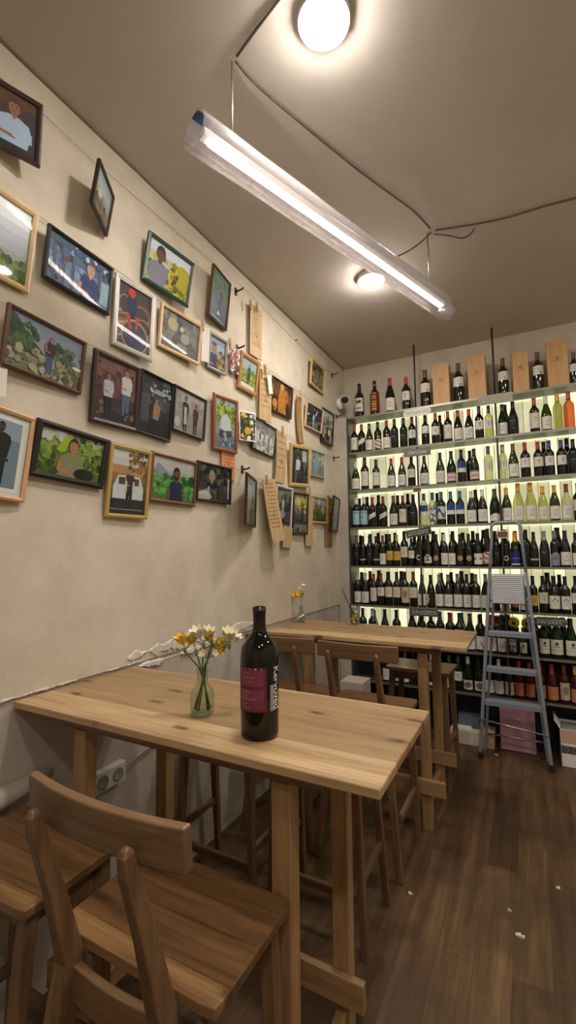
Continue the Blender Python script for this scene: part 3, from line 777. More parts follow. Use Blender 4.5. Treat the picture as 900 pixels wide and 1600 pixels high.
# ---- bottles
PROF = {
 'B': [(.001, .006), (.02, .004), (.032, 0), (.036, .003), (.0375, .01), (.0378, .178), (.0368, .19), (.033, .201), (.026, .211), (.0195, .220), (.016, .230), (.0148, .245), (.0142, .286), (.0158, .288), (.0158, .296), (.0145, .2975), (.001, .2975)],
 'G': [(.001, .006), (.02, .004), (.036, 0), (.040, .003), (.0412, .01), (.0415, .12), (.0405, .138), (.037, .160), (.031, .184), (.0245, .205), (.0185, .226), (.0158, .242), (.0145, .286), (.0165, .288), (.0165, .296), (.015, .2975), (.001, .2975)],
 'C': [(.001, .006), (.02, .004), (.038, 0), (.0425, .003), (.044, .012), (.044, .125), (.042, .15), (.037, .175), (.029, .203), (.021, .228), (.0175, .25), (.016, .28), (.018, .284), (.0175, .2975), (.001, .2975)],
 'S': [(.001, .006), (.02, .004), (.030, 0), (.0335, .003), (.0345, .01), (.0348, .17), (.0335, .19), (.029, .205), (.022, .217), (.0165, .228), (.0148, .245), (.0142, .286), (.0158, .288), (.0158, .296), (.0145, .2975), (.001, .2975)],
}
def prof_r(s, z):
    P = PROF[s][2:-1]
    for (r0, z0), (r1, z1) in zip(P, P[1:]):
        if z0 <= z <= z1: return r0+(r1-r0)*((z-z0)/(z1-z0) if z1 > z0 else 0)
    return P[-1][0]
_cache = {}
def body_mesh(s, g):
    if ('b', s, g) not in _cache:
        k = MB(); k.lathe(PROF[s], 22); _cache['b', s, g] = k.mesh('wine_bottle', GL[g])
    return _cache['b', s, g]
def cap_mesh(s, c):
    if ('c', s, c) not in _cache:
        z0 = .232 if s != 'C' else .215
        zs = [z0, z0+.012, .25, .27, .285, .288, .2965, .2985]
        k = MB(); k.lathe([(prof_r(s, min(z, .2965))+.0006, z) for z in zs]+[(.001, .2988)], 20); _cache['c', s, c] = k.mesh('capsule', CAPS[c][1])
    return _cache['c', s, c]
W_, CR, INK, GREY = '#d6d2c7', '#cfc6a9', '#6e675c', '#9b968c'
def txt(u, v, v0, v1, seed, base, ink, rows=5):
    """rows of small dark strokes between v0 and v1, drawn in the middle of the label"""
    if not v0 < v < v1 or not .3 < u < .7: return base
    i = int((v-v0)/(v1-v0)*rows*2)
    if i % 2: return base
    h = random.Random(seed*31+i*7).random()
    return ink if abs(u-.5) < .06+.13*h and random.Random(int(u*40)*13+i+seed).random() < .75 else base
def disc(u, v, cu, cv, ru, rv): return ((u-cu)/ru)**2+((v-cv)/rv)**2
LAB = {   # code: (low, high as height in a 0.3 m bottle, half angle, colour rule, words)
 'W': (.085, .165, 1.15, lambda u, v: txt(u, v, .3, .85, 1, W_, INK, 4), 'white label'),
 'L': (.016, .122, 1.15, lambda u, v: txt(u, v, .3, .8, 2, W_, GREY, 3), 'low white label'),
 'U': (.115, .185, 1.2, lambda u, v: txt(u, v, .25, .8, 3, W_, GREY, 3) if not (u > .62 and .1 < v < .28 and u < .7) else '#3c3830', 'high white label'),
 'T': (.035, .165, 1.1, lambda u, v: txt(u, v, .45, .85, 4, '#d3cdb9', GREY, 4), 'tall white label'),
 'K': (.06, .175, 1.1, lambda u, v: '#8d8a82' if .48 < v < .58 and .22 < u < .75 and random.Random(int(u*30)).random() < .7 else ('#3f3d3c' if .25 < v < .4 and .36 < u < .6 else '#232224'), 'black label'),
 'S': (.06, .155, 1.2, lambda u, v: None if not (.02+.5*u < v < .55+.42*u) else txt(u, v, .45, .7, 5, W_, INK, 3), 'slanted white label'),
 'C': (.075, .165, 1.15, lambda u, v: txt(u, v, .3, .8, 6, CR, '#857a5c', 4), 'cream label'),
 'Y': (.055, .14, 1.15, lambda u, v: txt(u, v, .35, .8, 7, '#cba94e', '#7d6530', 4), 'yellow label'),
 'P': (.02, .10, 1.15, lambda u, v: '#b98383' if .28 < v < .28+.3*math.sin(u*PI) else ('#7f6464' if v > .85 else '#d2bdb6'), 'pink striped label'),
 'A': (.015, .085, 1.2, lambda u, v: None if v > .62+.34*math.sin(u*PI) else W_, 'arched white label'),
 'B': (.09, .185, 1.2, lambda u, v: '#cfd3cf' if v < .38 else ('#3b5c92' if .42+.25*math.sin(u*9) > v-.2 else '#27406e'), 'blue and white label'),
 'Z': (.05, .165, 1.15, lambda u, v: '#31507f' if abs(v-.5-.25*math.sin(u*7)) < .16 else '#c3c8c6', 'white and blue picture label'),
 'Q': (.03, .165, 1.2, lambda u, v: '#4f6d77' if .78 < v < .92 and int(u*9) % 2 else ('#5d7f88' if .5 < v < .56 and u < .5 else '#9cc3c6'), 'pale blue label'),
 'M': (.05, .10, .62, lambda u, v: None if disc(u, v, .5, .5, .5, .5) > 1 else ('#4b4330' if .25 < disc(u, v, .5, .5, .5, .5) < .5 else '#b8a369'), 'round gold emblem'),
 'R': (.05, .095, .58, lambda u, v: None if disc(u, v, .5, .5, .5, .5) > 1 else ('#16161a' if disc(u, v, .5, .5, .5, .5) < .4 else '#d9d9d5'), 'white ring emblem'),
 'G': (.01, .12, 1.25, lambda u, v: None if v > .78+.2*math.sin(u*PI) else ('#6c7178' if random.Random(int(u*10)*17+int(v*10)).random() < .3 else '#8d9298'), 'big grey arched label'),
 'D': (.05, .075, 1.15, lambda u, v: '#b4b0a6' if .2 < v < .8 else '#2b2a2c', 'thin pale stripe label'),
 'V': (.015, .125, 1.2, lambda u, v: '#8e8fb0' if .5 < v < .56 else ('#c9c9d4' if v < .12 else '#27307e'), 'deep blue label'),
 'F': (.05, .165, 1.1, lambda u, v: '#26231d' if (disc(u, v, .5, .72, .28, .14) < 1 or .16 < v < .3 and .2 < u < .8 and int(u*12) % 3) and not (.42 < u < .5 and v > .68) else '#cfc9b4', 'white label printed with a black figure'),
 'X': (.03, .19, 1.3, lambda u, v: '#b9924c' if int(v*14) % 2 and abs(u-.5) < .2 else '#6d241d', 'red label with gold rows'),
 'O': (.02, .125, 1.15, lambda u, v: '#c99277' if disc(u, v, .5, .25, .2, .06) < 1 else '#b8754f', 'orange label'),
 'H': (.03, .17, 1.15, lambda u, v: ['#d9d6c6', '#2f5f8f', '#c9a23a', '#b7c6cf', '#7b4b46'][random.Random(int(u*7)*5+int(v*9)*11).randrange(5)], 'colourful picture label'),
 'I': (.035, .14, 1.15, lambda u, v: '#7c2f2c' if abs(v-.68-.1*math.sin(u*16)) < .05 and .3 < u < .7 else txt(u, v, .3, .5, 9, W_, GREY, 2), 'white label with red bird mark'),
 'J': (.03, .14, 1.15, lambda u, v: '#2c2a28' if disc(u, v, .5, .72, .12, .1) < 1 else ('#55524c' if .52 < v < .58 and .36 < u < .64 else ('#b3ad9a' if .3 < v < .33 else '#d2cdb7')), 'cream label with black mark'),
 'E': (.02, .115, 1.2, lambda u, v: '#45433f' if .42 < v < .62 and .5+.1*math.sin(u*12) > v-.02 else W_, 'white label with dark band'),
 '1': (.02, .10, 1.1, lambda u, v: '#c8c2b4' if disc(u, v, .5, .5, .42, .42) > 1 else ('#6b6153' if disc(u, v, .5, .5, .42, .42) < .6 else '#c8c2b4'), 'white label with round picture'),
 '2': (.02, .125, 1.15, lambda u, v: '#b23a34' if abs(u-.3-.5*(1-v)) < .06 and v < .6 else W_, 'white label with red slash'),
 '3': (.03, .165, 1.15, lambda u, v: '#8d7360' if disc(u, v, .5, .55, .22, .25) < 1 else '#bfae95', 'tall beige picture label'),
 '4': (.02, .115, 1.1, lambda u, v: ['#c4a29a', '#8d5a55', '#d6cfc6'][int(v*7+u*3) % 3], 'pinkish patterned label'),
 '5': (.03, .115, 1.1, lambda u, v: None if v > .55+.42*math.sin(u*PI) else ('#5f6d4a' if .2 < v < .85 and abs(u-.5) < .18+.1*math.sin(v*9) else '#cfd0c4'), 'arched white and green label'),
 '6': (.02, .12, 1.1, lambda u, v: '#e6e4da' if abs(u-.2-.08*math.sin(v*14)) < .08 and v > .2 else '#1f1e20', 'black label with white letter shape'),
 'N': None,
}
def label_mesh(s, l):
    if ('l', s, l) not in _cache:
        z0, z1, ha, fn, w = LAB[l]; nu = nv = 18; k = MB()
        for i in range(nu):
            for j in range(nv):
                c = fn((i+.5)/nu, (j+.5)/nv)
                if c is None: continue
                a0, a1 = -PI/2-ha+2*ha*i/nu, -PI/2-ha+2*ha*(i+1)/nu; q0, q1 = z0+(z1-z0)*j/nv, z0+(z1-z0)*(j+1)/nv
                r0, r1 = prof_r(s, q0)+.0007, prof_r(s, q1)+.0007
                k.add([(r0*math.cos(a0), r0*math.sin(a0), q0), (r0*math.cos(a1), r0*math.sin(a1), q0), (r1*math.cos(a1), r1*math.sin(a1), q1), (r1*math.cos(a0), r1*math.sin(a0), q1)], [(0, 1, 2, 3)], 0, lin(c), True)
        _cache['l', s, l] = k.mesh('label', M['label'])
    return _cache['l', s, l]
GW = {'d': 'dark', 'k': 'black', 'g': 'olive', 'e': 'green', 'c': 'clear', 'y': 'straw-coloured', 'r': 'orange-pink', 'o': 'amber'}
def bottle(x, y, z, H, s, g, c, l, label, group, rot=None):
    o = put('wine_bottle', body_mesh(s, g)); o.location = (x, y, z); f = H/.2985; o.scale = (f, f, f)
    o.rotation_euler = (0, 0, rnd.uniform(-.16, .16)+.12 if rot is None else rot)
    tag(o, label, 'bottle', group)
    if c != '-': put('capsule', cap_mesh(s, c), o)
    if l != 'N': put('label', label_mesh(s, l), o)
    return o
ROWN = ['on top of the shelving', 'on the highest lit shelf', 'on the second lit shelf', 'on the third lit shelf', 'on the fourth lit shelf', 'on the fifth lit shelf', 'on the sixth lit shelf', 'on the lowest shelf']
def rows(i, data, o):
    """data: crop x, crop top (4.5 px per photo px from origin o), shape, glass, cap, label"""
    return [(o[0]+d[0]/4.5, o[1]+d[1]/4.5)+tuple(d[2:6]) for d in data]
Lc, Rc = (530, 530), (700, 530)
R_ = [[] for _ in range(8)]
R_[0] = rows(0, [(140,310,'B','d','-','F'),(248,290,'B','d','-','X'),(355,270,'G','d','r','L'),(470,265,'B','d','r','W'),(605,212,'B','d','n','U'),(840,165,'B','d','n','U')], Lc) + rows(0, [(390,130,'B','d','n','U'),(635,88,'B','d','n','U'),(888,92,'B','d','n','U')], Rc)
R_[1] = rows(1, [(98,608,'B','d','r','T'),(150,598,'B','d','u','S'),(207,592,'G','g','g','L'),(270,580,'B','d','k','4'),(333,568,'B','d','r','L'),(388,560,'B','d','k','K'),(452,552,'B','d','k','K'),(512,545,'B','d','r','W'),(605,533,'B','d','k','U'),(677,517,'B','d','r','W'),(765,505,'B','d','r','T'),(835,497,'G','d','r','L')], Lc) \
      + rows(1, [(148,490,'G','d','r','L'),(220,470,'B','d','p','W'),(288,465,'B','y','g','W'),(385,455,'G','e','n','L'),(458,435,'G','d','k','K'),(610,410,'B','d','r','T'),(693,400,'G','g','w','L'),(773,380,'S','y','y','N'),(853,362,'B','r','r','N')], Rc)
Lc, Rc = (530, 690), (700, 690)
R_[2] = rows(2, [(103,145,'G','g','w','L'),(178,110,'B','d','k','T'),(258,125,'B','d','k','T'),(365,118,'G','g','r','L'),(440,108,'G','g','r','L'),(508,100,'B','d','k','W'),(598,100,'G','e','g','L'),(710,75,'G','g','-','L'),(788,65,'G','e','k','P'),(860,55,'B','d','k','B')], Lc) \
      + rows(2, [(185,48,'G','e','k','P'),(285,30,'B','c','n','C'),(388,20,'S','c','s','W'),(460,12,'G','g','u','L'),(545,5,'B','d','r','W'),(637,-2,'B','d','r','W'),(715,-10,'B','d','b','W'),(800,-14,'B','k','b','W'),(884,-20,'B','k','k','K')], Rc)
R_[3] = rows(3, [(103,395,'B','d','w','Q'),(165,392,'B','d','w','Q'),(232,390,'B','d','u','S'),(308,385,'B','d','r','S'),(380,380,'G','e','u','L'),(447,378,'B','d','u','T'),(520,370,'G','d','k','K'),(598,365,'B','c','b','B'),(655,358,'B','c','b','H'),(718,352,'B','d','t','Z'),(785,350,'B','d','t','B'),(850,347,'B','d','t','B')], Lc) \
      + rows(3, [(165,345,'G','d','w','L'),(243,335,'G','d','w','L'),(330,330,'C','e','g','A'),(435,322,'G','g','y','L'),(520,290,'G','y','y','L'),(590,285,'G','y','y','L'),(668,312,'G','y','y','L'),(748,305,'G','g','y','L'),(825,297,'G','c','u','L'),(880,293,'B','k','p','C')], Rc)
R_[4] = rows(4, [(105,660,'B','k','r','K'),(150,664,'B','k','k','D'),(196,662,'B','k','k','K'),(253,665,'B','d','k','D'),(305,660,'B','d','u','L'),(365,650,'B','d','k','Y'),(425,655,'B','d','y','Y'),(470,690,'B','d','k','C'),(518,680,'B','d','k','W'),(588,700,'G','d','k','R'),(640,655,'C','d','k','5'),(700,650,'G','d','k','M'),(768,650,'B','d','w','L'),(835,650,'G','d','k','M')], Lc) \
      + rows(4, [(10,652,'B','d','k','L'),(68,650,'G','d','k','M'),(150,645,'C','d','k','E'),(217,690,'G','d','k','4'),(284,650,'B','k','k','K'),(350,640,'B','k','k','R'),(430,640,'C','g','y','V'),(497,640,'B','k','k','K'),(577,635,'G','d','k','D'),(657,628,'C','k','s','K'),(742,625,'B','k','s','G'),(832,625,'C','d','k','L'),(896,640,'B','d','k','L')], Rc)
Lc, Rc = (530, 850), (700, 850)
R_[5] = rows(5, [(120,205,'B','e','w','L'),(183,205,'G','d','w','L'),(242,210,'B','d','r','T'),(300,205,'B','d','r','W'),(357,195,'B','d','k','C'),(407,197,'B','d','k','C'),(468,195,'B','d','k','3'),(530,195,'B','d','u','C'),(613,218,'G','g','k','L'),(665,218,'G','d','k','6'),(770,215,'B','d','s','L'),(833,210,'G','d','s','L'),(893,212,'B','d','k','L')], Lc) \
      + rows(5, [(68,215,'G','d','s','L'),(136,212,'B','d','s','L'),(203,210,'G','d','s','L'),(290,225,'B','d','b','B'),(365,225,'B','c','k','L'),(450,230,'B','d','r','X'),(530,230,'B','d','k','L'),(603,225,'B','d','k','Y'),(668,225,'B','d','k','C'),(748,225,'C','d','k','I'),(835,228,'B','d','k','I'),(898,225,'B','d','k','W')], Rc)
R_[6] = rows(6, [(165,500,'B','d','k','L'),(233,470,'B','d','w','W'),(320,478,'G','e','k','L'),(403,498,'B','d','k','W'),(520,500,'C','d','k','L'),(595,495,'B','d','k','W'),(665,500,'B','e','b','L'),(735,500,'B','e','b','W'),(800,505,'B','d','r','L'),(855,505,'B','d','b','W')], Lc) \
      + rows(6, [(135,520,'G','d','u','L'),(208,505,'B','k','k','2'),(286,540,'B','d','r','L'),(362,500,'C','e','k','L'),(440,560,'B','k','k','H'),(535,560,'B','g','g','J'),(600,560,'B','k','k','K'),(668,560,'B','e','k','J'),(765,560,'C','e','k','J'),(868,550,'C','e','k','J')], Rc)
Lc, Rc = (530, 1010), (700, 1010)
R_[7] = rows(7, [(330,60,'B','d','k','L'),(400,60,'B','e','k','1'),(470,60,'B','d','u','L'),(540,60,'B','d','k','W'),(610,60,'G','e','k','L'),(680,60,'B','d','w','L'),(750,60,'B','d','k','1')], Lc) \
      + rows(7, [(5,90,'B','e','g','L'),(62,90,'B','e','g','W'),(125,90,'G','e','w','1'),(190,90,'C','e','k','1'),(278,110,'B','d','k','L'),(340,168,'B','d','w','L'),(412,180,'B','d','k','L'),(494,90,'B','o','o' if 0 else 'r','O'),(572,100,'B','o','r','O'),(640,100,'B','o','r','O'),(735,90,'C','o','u','O'),(828,90,'B','o','u','3'),(893,90,'B','o','y','O')], Rc)
SHORT = ['top of the shelving', 'highest lit shelf', 'second lit shelf', 'third lit shelf', 'fourth lit shelf', 'fifth lit shelf', 'sixth lit shelf', 'lowest shelf']
HS = [.33, .285, .29, .29, .29, .29, .28, .26]
for i in range(8):
    zs = SZs[i]+.0068
    items = []
    for px_, py_, s, g, c, l in R_[i]:
        H = at_y(px_, py_, 3.815).z-zs
        if i in (6, 7) or not .22 < H < .36: H = HS[i]
        if i == 6 and 785 < px_ < 825: H = .2
        lim = (SZs[i-1]-.018-zs) if i else .38
        H = min(H, lim-.012)
        items.append([x_on(px_, 3.818, zs+.1), H, s, g, c, l])
    items.sort()
    # keep neighbours from running into one another
    tot = sum(2*max(r for r, _ in PROF[q[2]])*q[1]/.2985+.003 for q in items)
    kx = min(1, (items[-1][0]-items[0][0]+.07)/tot)
    rad = lambda q: kx*max(r for r, _ in PROF[q[2]])*q[1]/.2985
    for _ in range(300):
        for a, b in zip(items, items[1:]):
            need = rad(a)+rad(b)+.002; d = b[0]-a[0]
            if d < need: e = (need-d)/2; a[0] -= e; b[0] += e
        for q in items:
            q[0] = max(q[0], XL+rad(q)+.004)
            if i:
                for u in UP:
                    dd = abs(q[0]-u); need = rad(q)*.62+.0075
                    if dd < .0075+rad(q)*.3: q[0] = q[0]
    items.sort()
    cnt = {}
    for q in items:
        x, H, s, g, c, l = q
        bay = 0 if x < UP[0] else (1 if x < UP[1] else 2)
        cnt[bay] = cnt.get(bay, 0)+1
        lw = LAB[l][4] if l != 'N' else 'no label'
        capw = '' if c == '-' else CAPS[c][0]+' cap, '
        lb = f"{GW[g]} bottle, {capw}{lw}, {ORD[cnt[bay]-1]} in {('left', 'middle', 'right')[bay]} bay, {SHORT[i]}"
        w = lb.split()
        if len(w) > 16: lb = f"{GW[g]} bottle, {lw}, {ORD[cnt[bay]-1]} in {('left', 'middle', 'right')[bay]} bay, {SHORT[i]}"
        if len(lb.split()) > 16: lb = lb.replace('printed with a black figure', 'with figure').replace('white label with dark band', 'banded white label')
        if len(lb.split()) > 16: print('LONG', lb)
        yy = YF+.022+rad(q) if i == 0 else YF+.0245+rad(q)
        o = bottle(x, yy, zs, H, s, g, c, l, lb, 'wine bottles '+ROWN[i]); o.scale = (o.scale[0]*kx, o.scale[1]*kx, o.scale[2])
# second row of bottles standing behind, seen between the necks
BK = {1: [(688,'B','d'),(790,'G','e')], 2: [(735,'B','d'),(851,'B','k'),(887,'B','k')], 3: [(561,'B','d'),(574,'B','u'),(592,'B','d'),(622,'B','e'),(638,'B','d'),(684,'B','d'),(744,'G','d')],
      4: [(558,'B','k'),(579,'B','k'),(592,'B','d'),(604,'B','d'),(618,'B','d'),(653,'B','d'),(667,'C','k'),(680,'B','d'),(693,'G','k'),(709,'B','d'),(723,'C','d'),(742,'B','d'),(757,'C','k'),(770,'B','k'),(787,'B','k'),(803,'B','k'),(818,'B','k'),(872,'C','k')],
      5: [(566,'C','d'),(578,'B','d'),(591,'C','d'),(604,'B','o'),(628,'C','d'),(690,'C','k'),(708,'B','k'),(722,'C','d'),(737,'B','d'),(858,'C','d'),(874,'B','k')],
      6: [(585,'C','k'),(658,'C','e'),(688,'C','d'),(705,'B','e'),(722,'C','d'),(750,'B','o'),(858,'C','e'),(881,'C','k'),(838,'B','o')],
      7: [(735,'C','d'),(760,'B','k'),(801,'B','o'),(850,'C','o'),(873,'B','o')]}
for i, L in BK.items():
    zs = SZs[i]+.0068
    its = []
    for px_, s, g in L:
        f = min(HS[i]*(.93+.06*((len(its)*37) % 5)/4), SZs[i-1]-.02-zs-.008)
        its.append([x_on(px_, 3.918, zs+.1), f, s, 'd' if g == 'u' else g])
    its.sort()
    rad = lambda q: max(r for r, _ in PROF[q[2]])*q[1]/.2985
    for _ in range(200):
        for a, b in zip(its, its[1:]):
            d = rad(a)+rad(b)+.002-(b[0]-a[0])
            if d > 0: a[0] -= d/2; b[0] += d/2
        for q in its: q[0] = max(q[0], XL+rad(q)+.004)
    for n, (x, f, s, g) in enumerate(its):
        bottle(x, 3.918, zs, f, s, g, 'k' if n % 2 else '-', 'N', f"{GW[g]} bottle behind the front row, {ORD[n]} of the back row {ROWN[i]}", 'bottles in the back rows')

# ---- pine boxes, tins and cartons on the shelves
def wine_box(x0, x1, top, y, z, n, label):
    t = thing('wine_box', label, 'box', ((x0+x1)/2, y, z), (0, 0, 0), 'pine wine boxes on top of the shelving')
    w, h = (x1-x0)/2, top-z
    k = MB(); k.box((-w, .012, 0), (w, .09, h-.004)); k.build('box_body', M['lid'], t, .002)
    k = MB(); k.box((-w+.002, 0, .002), (w-.002, .0115, h)); k.build('sliding_lid', M['lid'], t, .002)
    k = MB(); r = random.Random(n); hm = h*.62
    for q in range(9):
        a = q/9*2*PI; k.tube([(.012*math.cos(a), -.0006, hm+.012*math.sin(a)), (.004*math.cos(a+.5), -.0006, hm+.006*math.sin(a+.5))], .0012, 4)
    for q in range(7): k.box((-.028+q*.008, -.001, hm-.022), (-.028+q*.008+.003+.003*r.random(), .0002, hm-.018))
    k.build('burnt_mark', M['ink'], t)
for n, (a, b, ty, lb) in enumerate(((676, 702.5, 568, 'pine wine box lid up, leftmost of the four on top of the shelving'), (731, 759.5, 555, 'pine wine box second from left on top of the shelving, left of the dark rod'),
                                   (801, 826.5, 549, 'pine wine box third from left on top of the shelving'), (855, 888.5, 531, 'pine wine box at the right edge, tallest of the four on the shelving'))):
    z = SZs[0]+.007
    pa, pb = x_on(a, 3.80, z+.15), x_on(b, 3.80, z+.15); tp = at_y((a+b)/2, ty, 3.80).z
    wine_box(pa, pb, tp, 3.80, z, n, lb)
for n, px_ in enumerate((802.5, 823)):
    p = at_y(px_, 968, 3.885); t = thing('gift_tin', ('left', 'right')[n]+' one of two round yellow tins behind the ladder on the sixth lit shelf', 'tin', (p.x, 3.86, SZs[6]+.007+.222))
    k = MB(); k.lathe([(.037, 0), (.038, .004), (.038, .10), (.036, .104), (.001, .104)], 26); o = k.build('tin', M['yellow'], t); o.rotation_euler = (-PI/2, 0, 0)
    k = MB(); k.lathe([(.014, 0), (.013, -.002), (.001, -.002)][::-1], 18); o = k.build('knob', M['ink'], t); o.rotation_euler = (-PI/2, 0, 0)
def carton(name, a, b, mat, label, cat='box', parts=(), bev=.003):
    c = ((a[0]+b[0])/2, (a[1]+b[1])/2, a[2]); t = thing(name, label, cat, c); k = MB()
    k.box((a[0]-c[0], a[1]-c[1], 0), (b[0]-c[0], b[1]-c[1], b[2]-a[2])); k.build('carton', mat, t, bev)
    for nm, pa, pb, mt in parts:
        k = MB(); k.box(tuple(pa[i]-c[i] for i in range(3)), tuple(pb[i]-c[i] for i in range(3))); k.build(nm, mt, t, .001)
    return t
zz = SZs[6]+.007
# a plain box holds the tins up to the height they show at
for n, px_ in enumerate((802.5, 823)):
    x = x_on(px_, 3.9, .9); carton('gift_carton', (x-.034, 3.87, zz), (x+.034, 3.95, zz+.183), M['navy'], ('left', 'right')[n]+' dark carton under a round yellow tin behind the ladder')
for n, (px_, mt, w, h, lb) in enumerate(((776, 'red_box', .03, .262, 'narrow red carton behind the ladder on the sixth lit shelf'), (789, 'green_box', .036, .275, 'dark green carton beside the red one behind the ladder'))):
    x = x_on(px_, 3.92, .9); carton('gift_carton', (x-w, 3.895, zz), (x+w, 3.965, zz+h), M[mt], lb, parts=[('gold_print', (x-.012, 3.8942, zz+h*.72), (x+.012, 3.8949, zz+h*.78), CAPS['y'][1])])

# ---- signs
def strokes(k, pts, r=.0022):
    k.tube(pts, r, 5)
def sign(x0, x1, z0, z1, mat, label, text=None, tilt=0, rounded=False, seed=0, y=YF-.0042, ink='chalk', lines=1):
    cx, cz = (x0+x1)/2, (z0+z1)/2; w, h = (x1-x0)/2, (z1-z0)/2
    t = thing('shelf_sign', label, 'sign', (cx, y, cz), (0, -tilt, 0), 'hand-written shelf signs')
    k = MB(); n = 10; out = []
    if rounded:
        for s, a0 in ((1, -PI/2), (-1, PI/2)):
            for i in range(n+1): a = a0+PI*i/n; out.append((s*(w-h)+h*math.cos(a), h*math.sin(a)))
    else: out = [(-w, -h), (w, -h), (w, h), (-w, h)]
    m_ = len(out); vs = [(a, 0, b) for a, b in out]+[(a, .004, b) for a, b in out]
    k.add(vs, [tuple(range(m_)), tuple(range(2*m_-1, m_-1, -1))]+[(i, i+m_, (i+1) % m_+m_, (i+1) % m_) for i in range(m_)]); k.build('board', mat, t)
    r = random.Random(seed); k = MB()
    if text:
        fc = bpy.data.curves.new('chalk_text', 'FONT'); fc.body = text; fc.size = h*1.25; fc.align_x = 'CENTER'; fc.align_y = 'CENTER'; fc.shear = .25; fc.extrude = .0006
        to = bpy.data.objects.new('tmp', fc); COL.objects.link(to); bpy.context.view_layer.update()
        tm = bpy.data.meshes.new_from_object(to.evaluated_get(bpy.context.evaluated_depsgraph_get())); bpy.data.objects.remove(to)
        tm.materials.clear(); tm.materials.append(M[ink]); o = put('chalk_writing', tm, t); o.rotation_euler = (PI/2, 0, 0); o.location = (0, -.0012, 0)
    else:
        for ln in range(lines):
            zc_ = h*(.55-1.1*(ln+.5)/lines*1.0) if lines > 1 else 0
            x = -w*.8
            while x < w*.72:
                ww = w*(.12+.16*r.random()); p = []
                for q in range(7): p.append((x+ww*q/6, -.0008, zc_+h*(.28/lines+.1)*math.sin(q*1.9+r.random()*2)))
                strokes(k, p, .0016); x += ww+w*.05
        k.build('chalk_writing', M[ink], t)
    return t
yS = YF-.0042
def sg(px0, px1, py0, py1, **kw):
    a = at_y(px0, (py0+py1)/2, yS); b = at_y(px1, (py0+py1)/2, yS); c = at_y((px0+px1)/2, py0, yS); d = at_y((px0+px1)/2, py1, yS)
    return sign(a.x, b.x, d.z, c.z, **kw)
sg(629.5, 673.5, 638.5, 650, mat=M['sign_white'], label='pale rounded sign hung under the top shelf board', rounded=True, seed=3, ink='slate_pale')
sg(748, 801, 615.5, 630, mat=M['slate_pale'], label='dusty grey board under the top shelf at the right upright', seed=5, ink='sign_white', lines=2)
sg(630.5, 673, 701, 712.5, mat=M['board_grey'], label='grey chalk sign with large looping writing under the highest lit shelf', text='Old Chile', seed=1)
sg(634.5, 674.5, 826, 838, mat=M['slate'], label='tilted chalk sign with rows of scribble under the third lit shelf', tilt=.17, seed=7, lines=2, y=YF-.012)
sg(639.5, 684, 951.5, 963, mat=M['slate'], label='dark chalk sign under the fifth lit shelf above the far table', seed=9, lines=2)
sg(834, 887, 964.5, 978.5, mat=M['slate'], label='dark rounded chalk sign right of the ladder under the fifth lit shelf', rounded=True, seed=11, lines=2)
def price(px0, px1, py0, py1, label, dark=False):
    a = at_y(px0, (py0+py1)/2, yS); b = at_y(px1, (py0+py1)/2, yS); c = at_y((px0+px1)/2, py0, yS); d = at_y((px0+px1)/2, py1, yS)
    t = thing('price_card', label, 'sign', ((a.x+b.x)/2, YF-.0031, (c.z+d.z)/2)); w, h = (b.x-a.x)/2, (c.z-d.z)/2
    k = MB(); k.box((-w, 0, -h), (w, .003, h)); k.build('card', M['carton'], t)
    k = MB(); k.box((-w*.86, -.0006, -h*.7), (w*.86, -.0001, h*.7)); k.build('printed_field', M['price'], t)
    k = MB()
    for q in range(5): k.box((-w*.6+q*w*.25, -.0012, -h*.1), (-w*.6+q*w*.25+w*.14, -.0007, h*.22))
    k.build('print_row', M['recess'], t)
price(645, 658, 761, 769, 'small brown price card under the second lit shelf at the left upright')
price(776, 794, 829.5, 841, 'small brown price card below the third lit shelf, seen through the ladder top')

# ---------------------------------------------------------------- stepladder
ld = thing('step_ladder', 'grey aluminium stepladder with a ribbed platform standing before the wine shelves', 'ladder', (-.16, 3.5, 0))
lo = Vector((-.16, 3.5, 0)); LL = lambda x, y, z: tuple(Vector((x, y, z))-lo)
FL, FR = (-.381, 3.59, .012), (.052, 3.585, .012)
TYp = 3.655
def rail(px0, x_bot, y_bot):
    pass
tl0 = at_y(768, 838, TYp); tr0 = at_y(814.5, 838, TYp); tt = at_y(791, 816, TYp)
for s, (bx, by, bz), tp in ((-1, FL, tl0), (1, FR, tr0)):
    k = MB(); top = Vector((tp.x, TYp, 1.30)); B_ = Vector((bx, by, bz+.03)); tq = (1.30-B_.z)/(tp.z-B_.z)
    mid = B_+(Vector(tp)-B_)*tq
    k.beam(LL(*B_), LL(*mid), .022, .052); k.build('front_rail', M['alu'], ld, .003)
    k = MB(); k.box(LL(bx-.014, by-.03, .0), LL(bx+.014, by+.03, .042)); k.build('rubber_foot', M['rubber'], ld, .003)
# rounded hand rail
pts = []
Bl = Vector((FL[0], FL[1], .04)); Br_ = Vector((FR[0], FR[1], .04))
ml = Bl+(Vector(tl0)-Bl)*((1.2-Bl.z)/(tl0.z-Bl.z)); mr = Br_+(Vector(tr0)-Br_)*((1.2-Br_.z)/(tr0.z-Br_.z))
rr = .05; zt = tt.z
pts = [ml+Vector((0, -.004, 0)), Vector((tl0.x, TYp, tl0.z-.02))]
for i in range(7):
    a = PI-PI/2*i/6; pts.append(Vector((tl0.x+.045+.045*math.cos(a), TYp, zt-.045+.045*math.sin(a))))
for i in range(7):
    a = PI/2-PI/2*i/6; pts.append(Vector((tr0.x-.045+.045*math.cos(a), TYp, zt-.045+.045*math.sin(a))))
pts += [Vector((tr0.x, TYp, tr0.z-.02)), mr+Vector((0, -.004, 0))]
k = MB(); k.tube([LL(*p) for p in pts], .011, 10); k.build('hand_rail', M['alu'], ld)
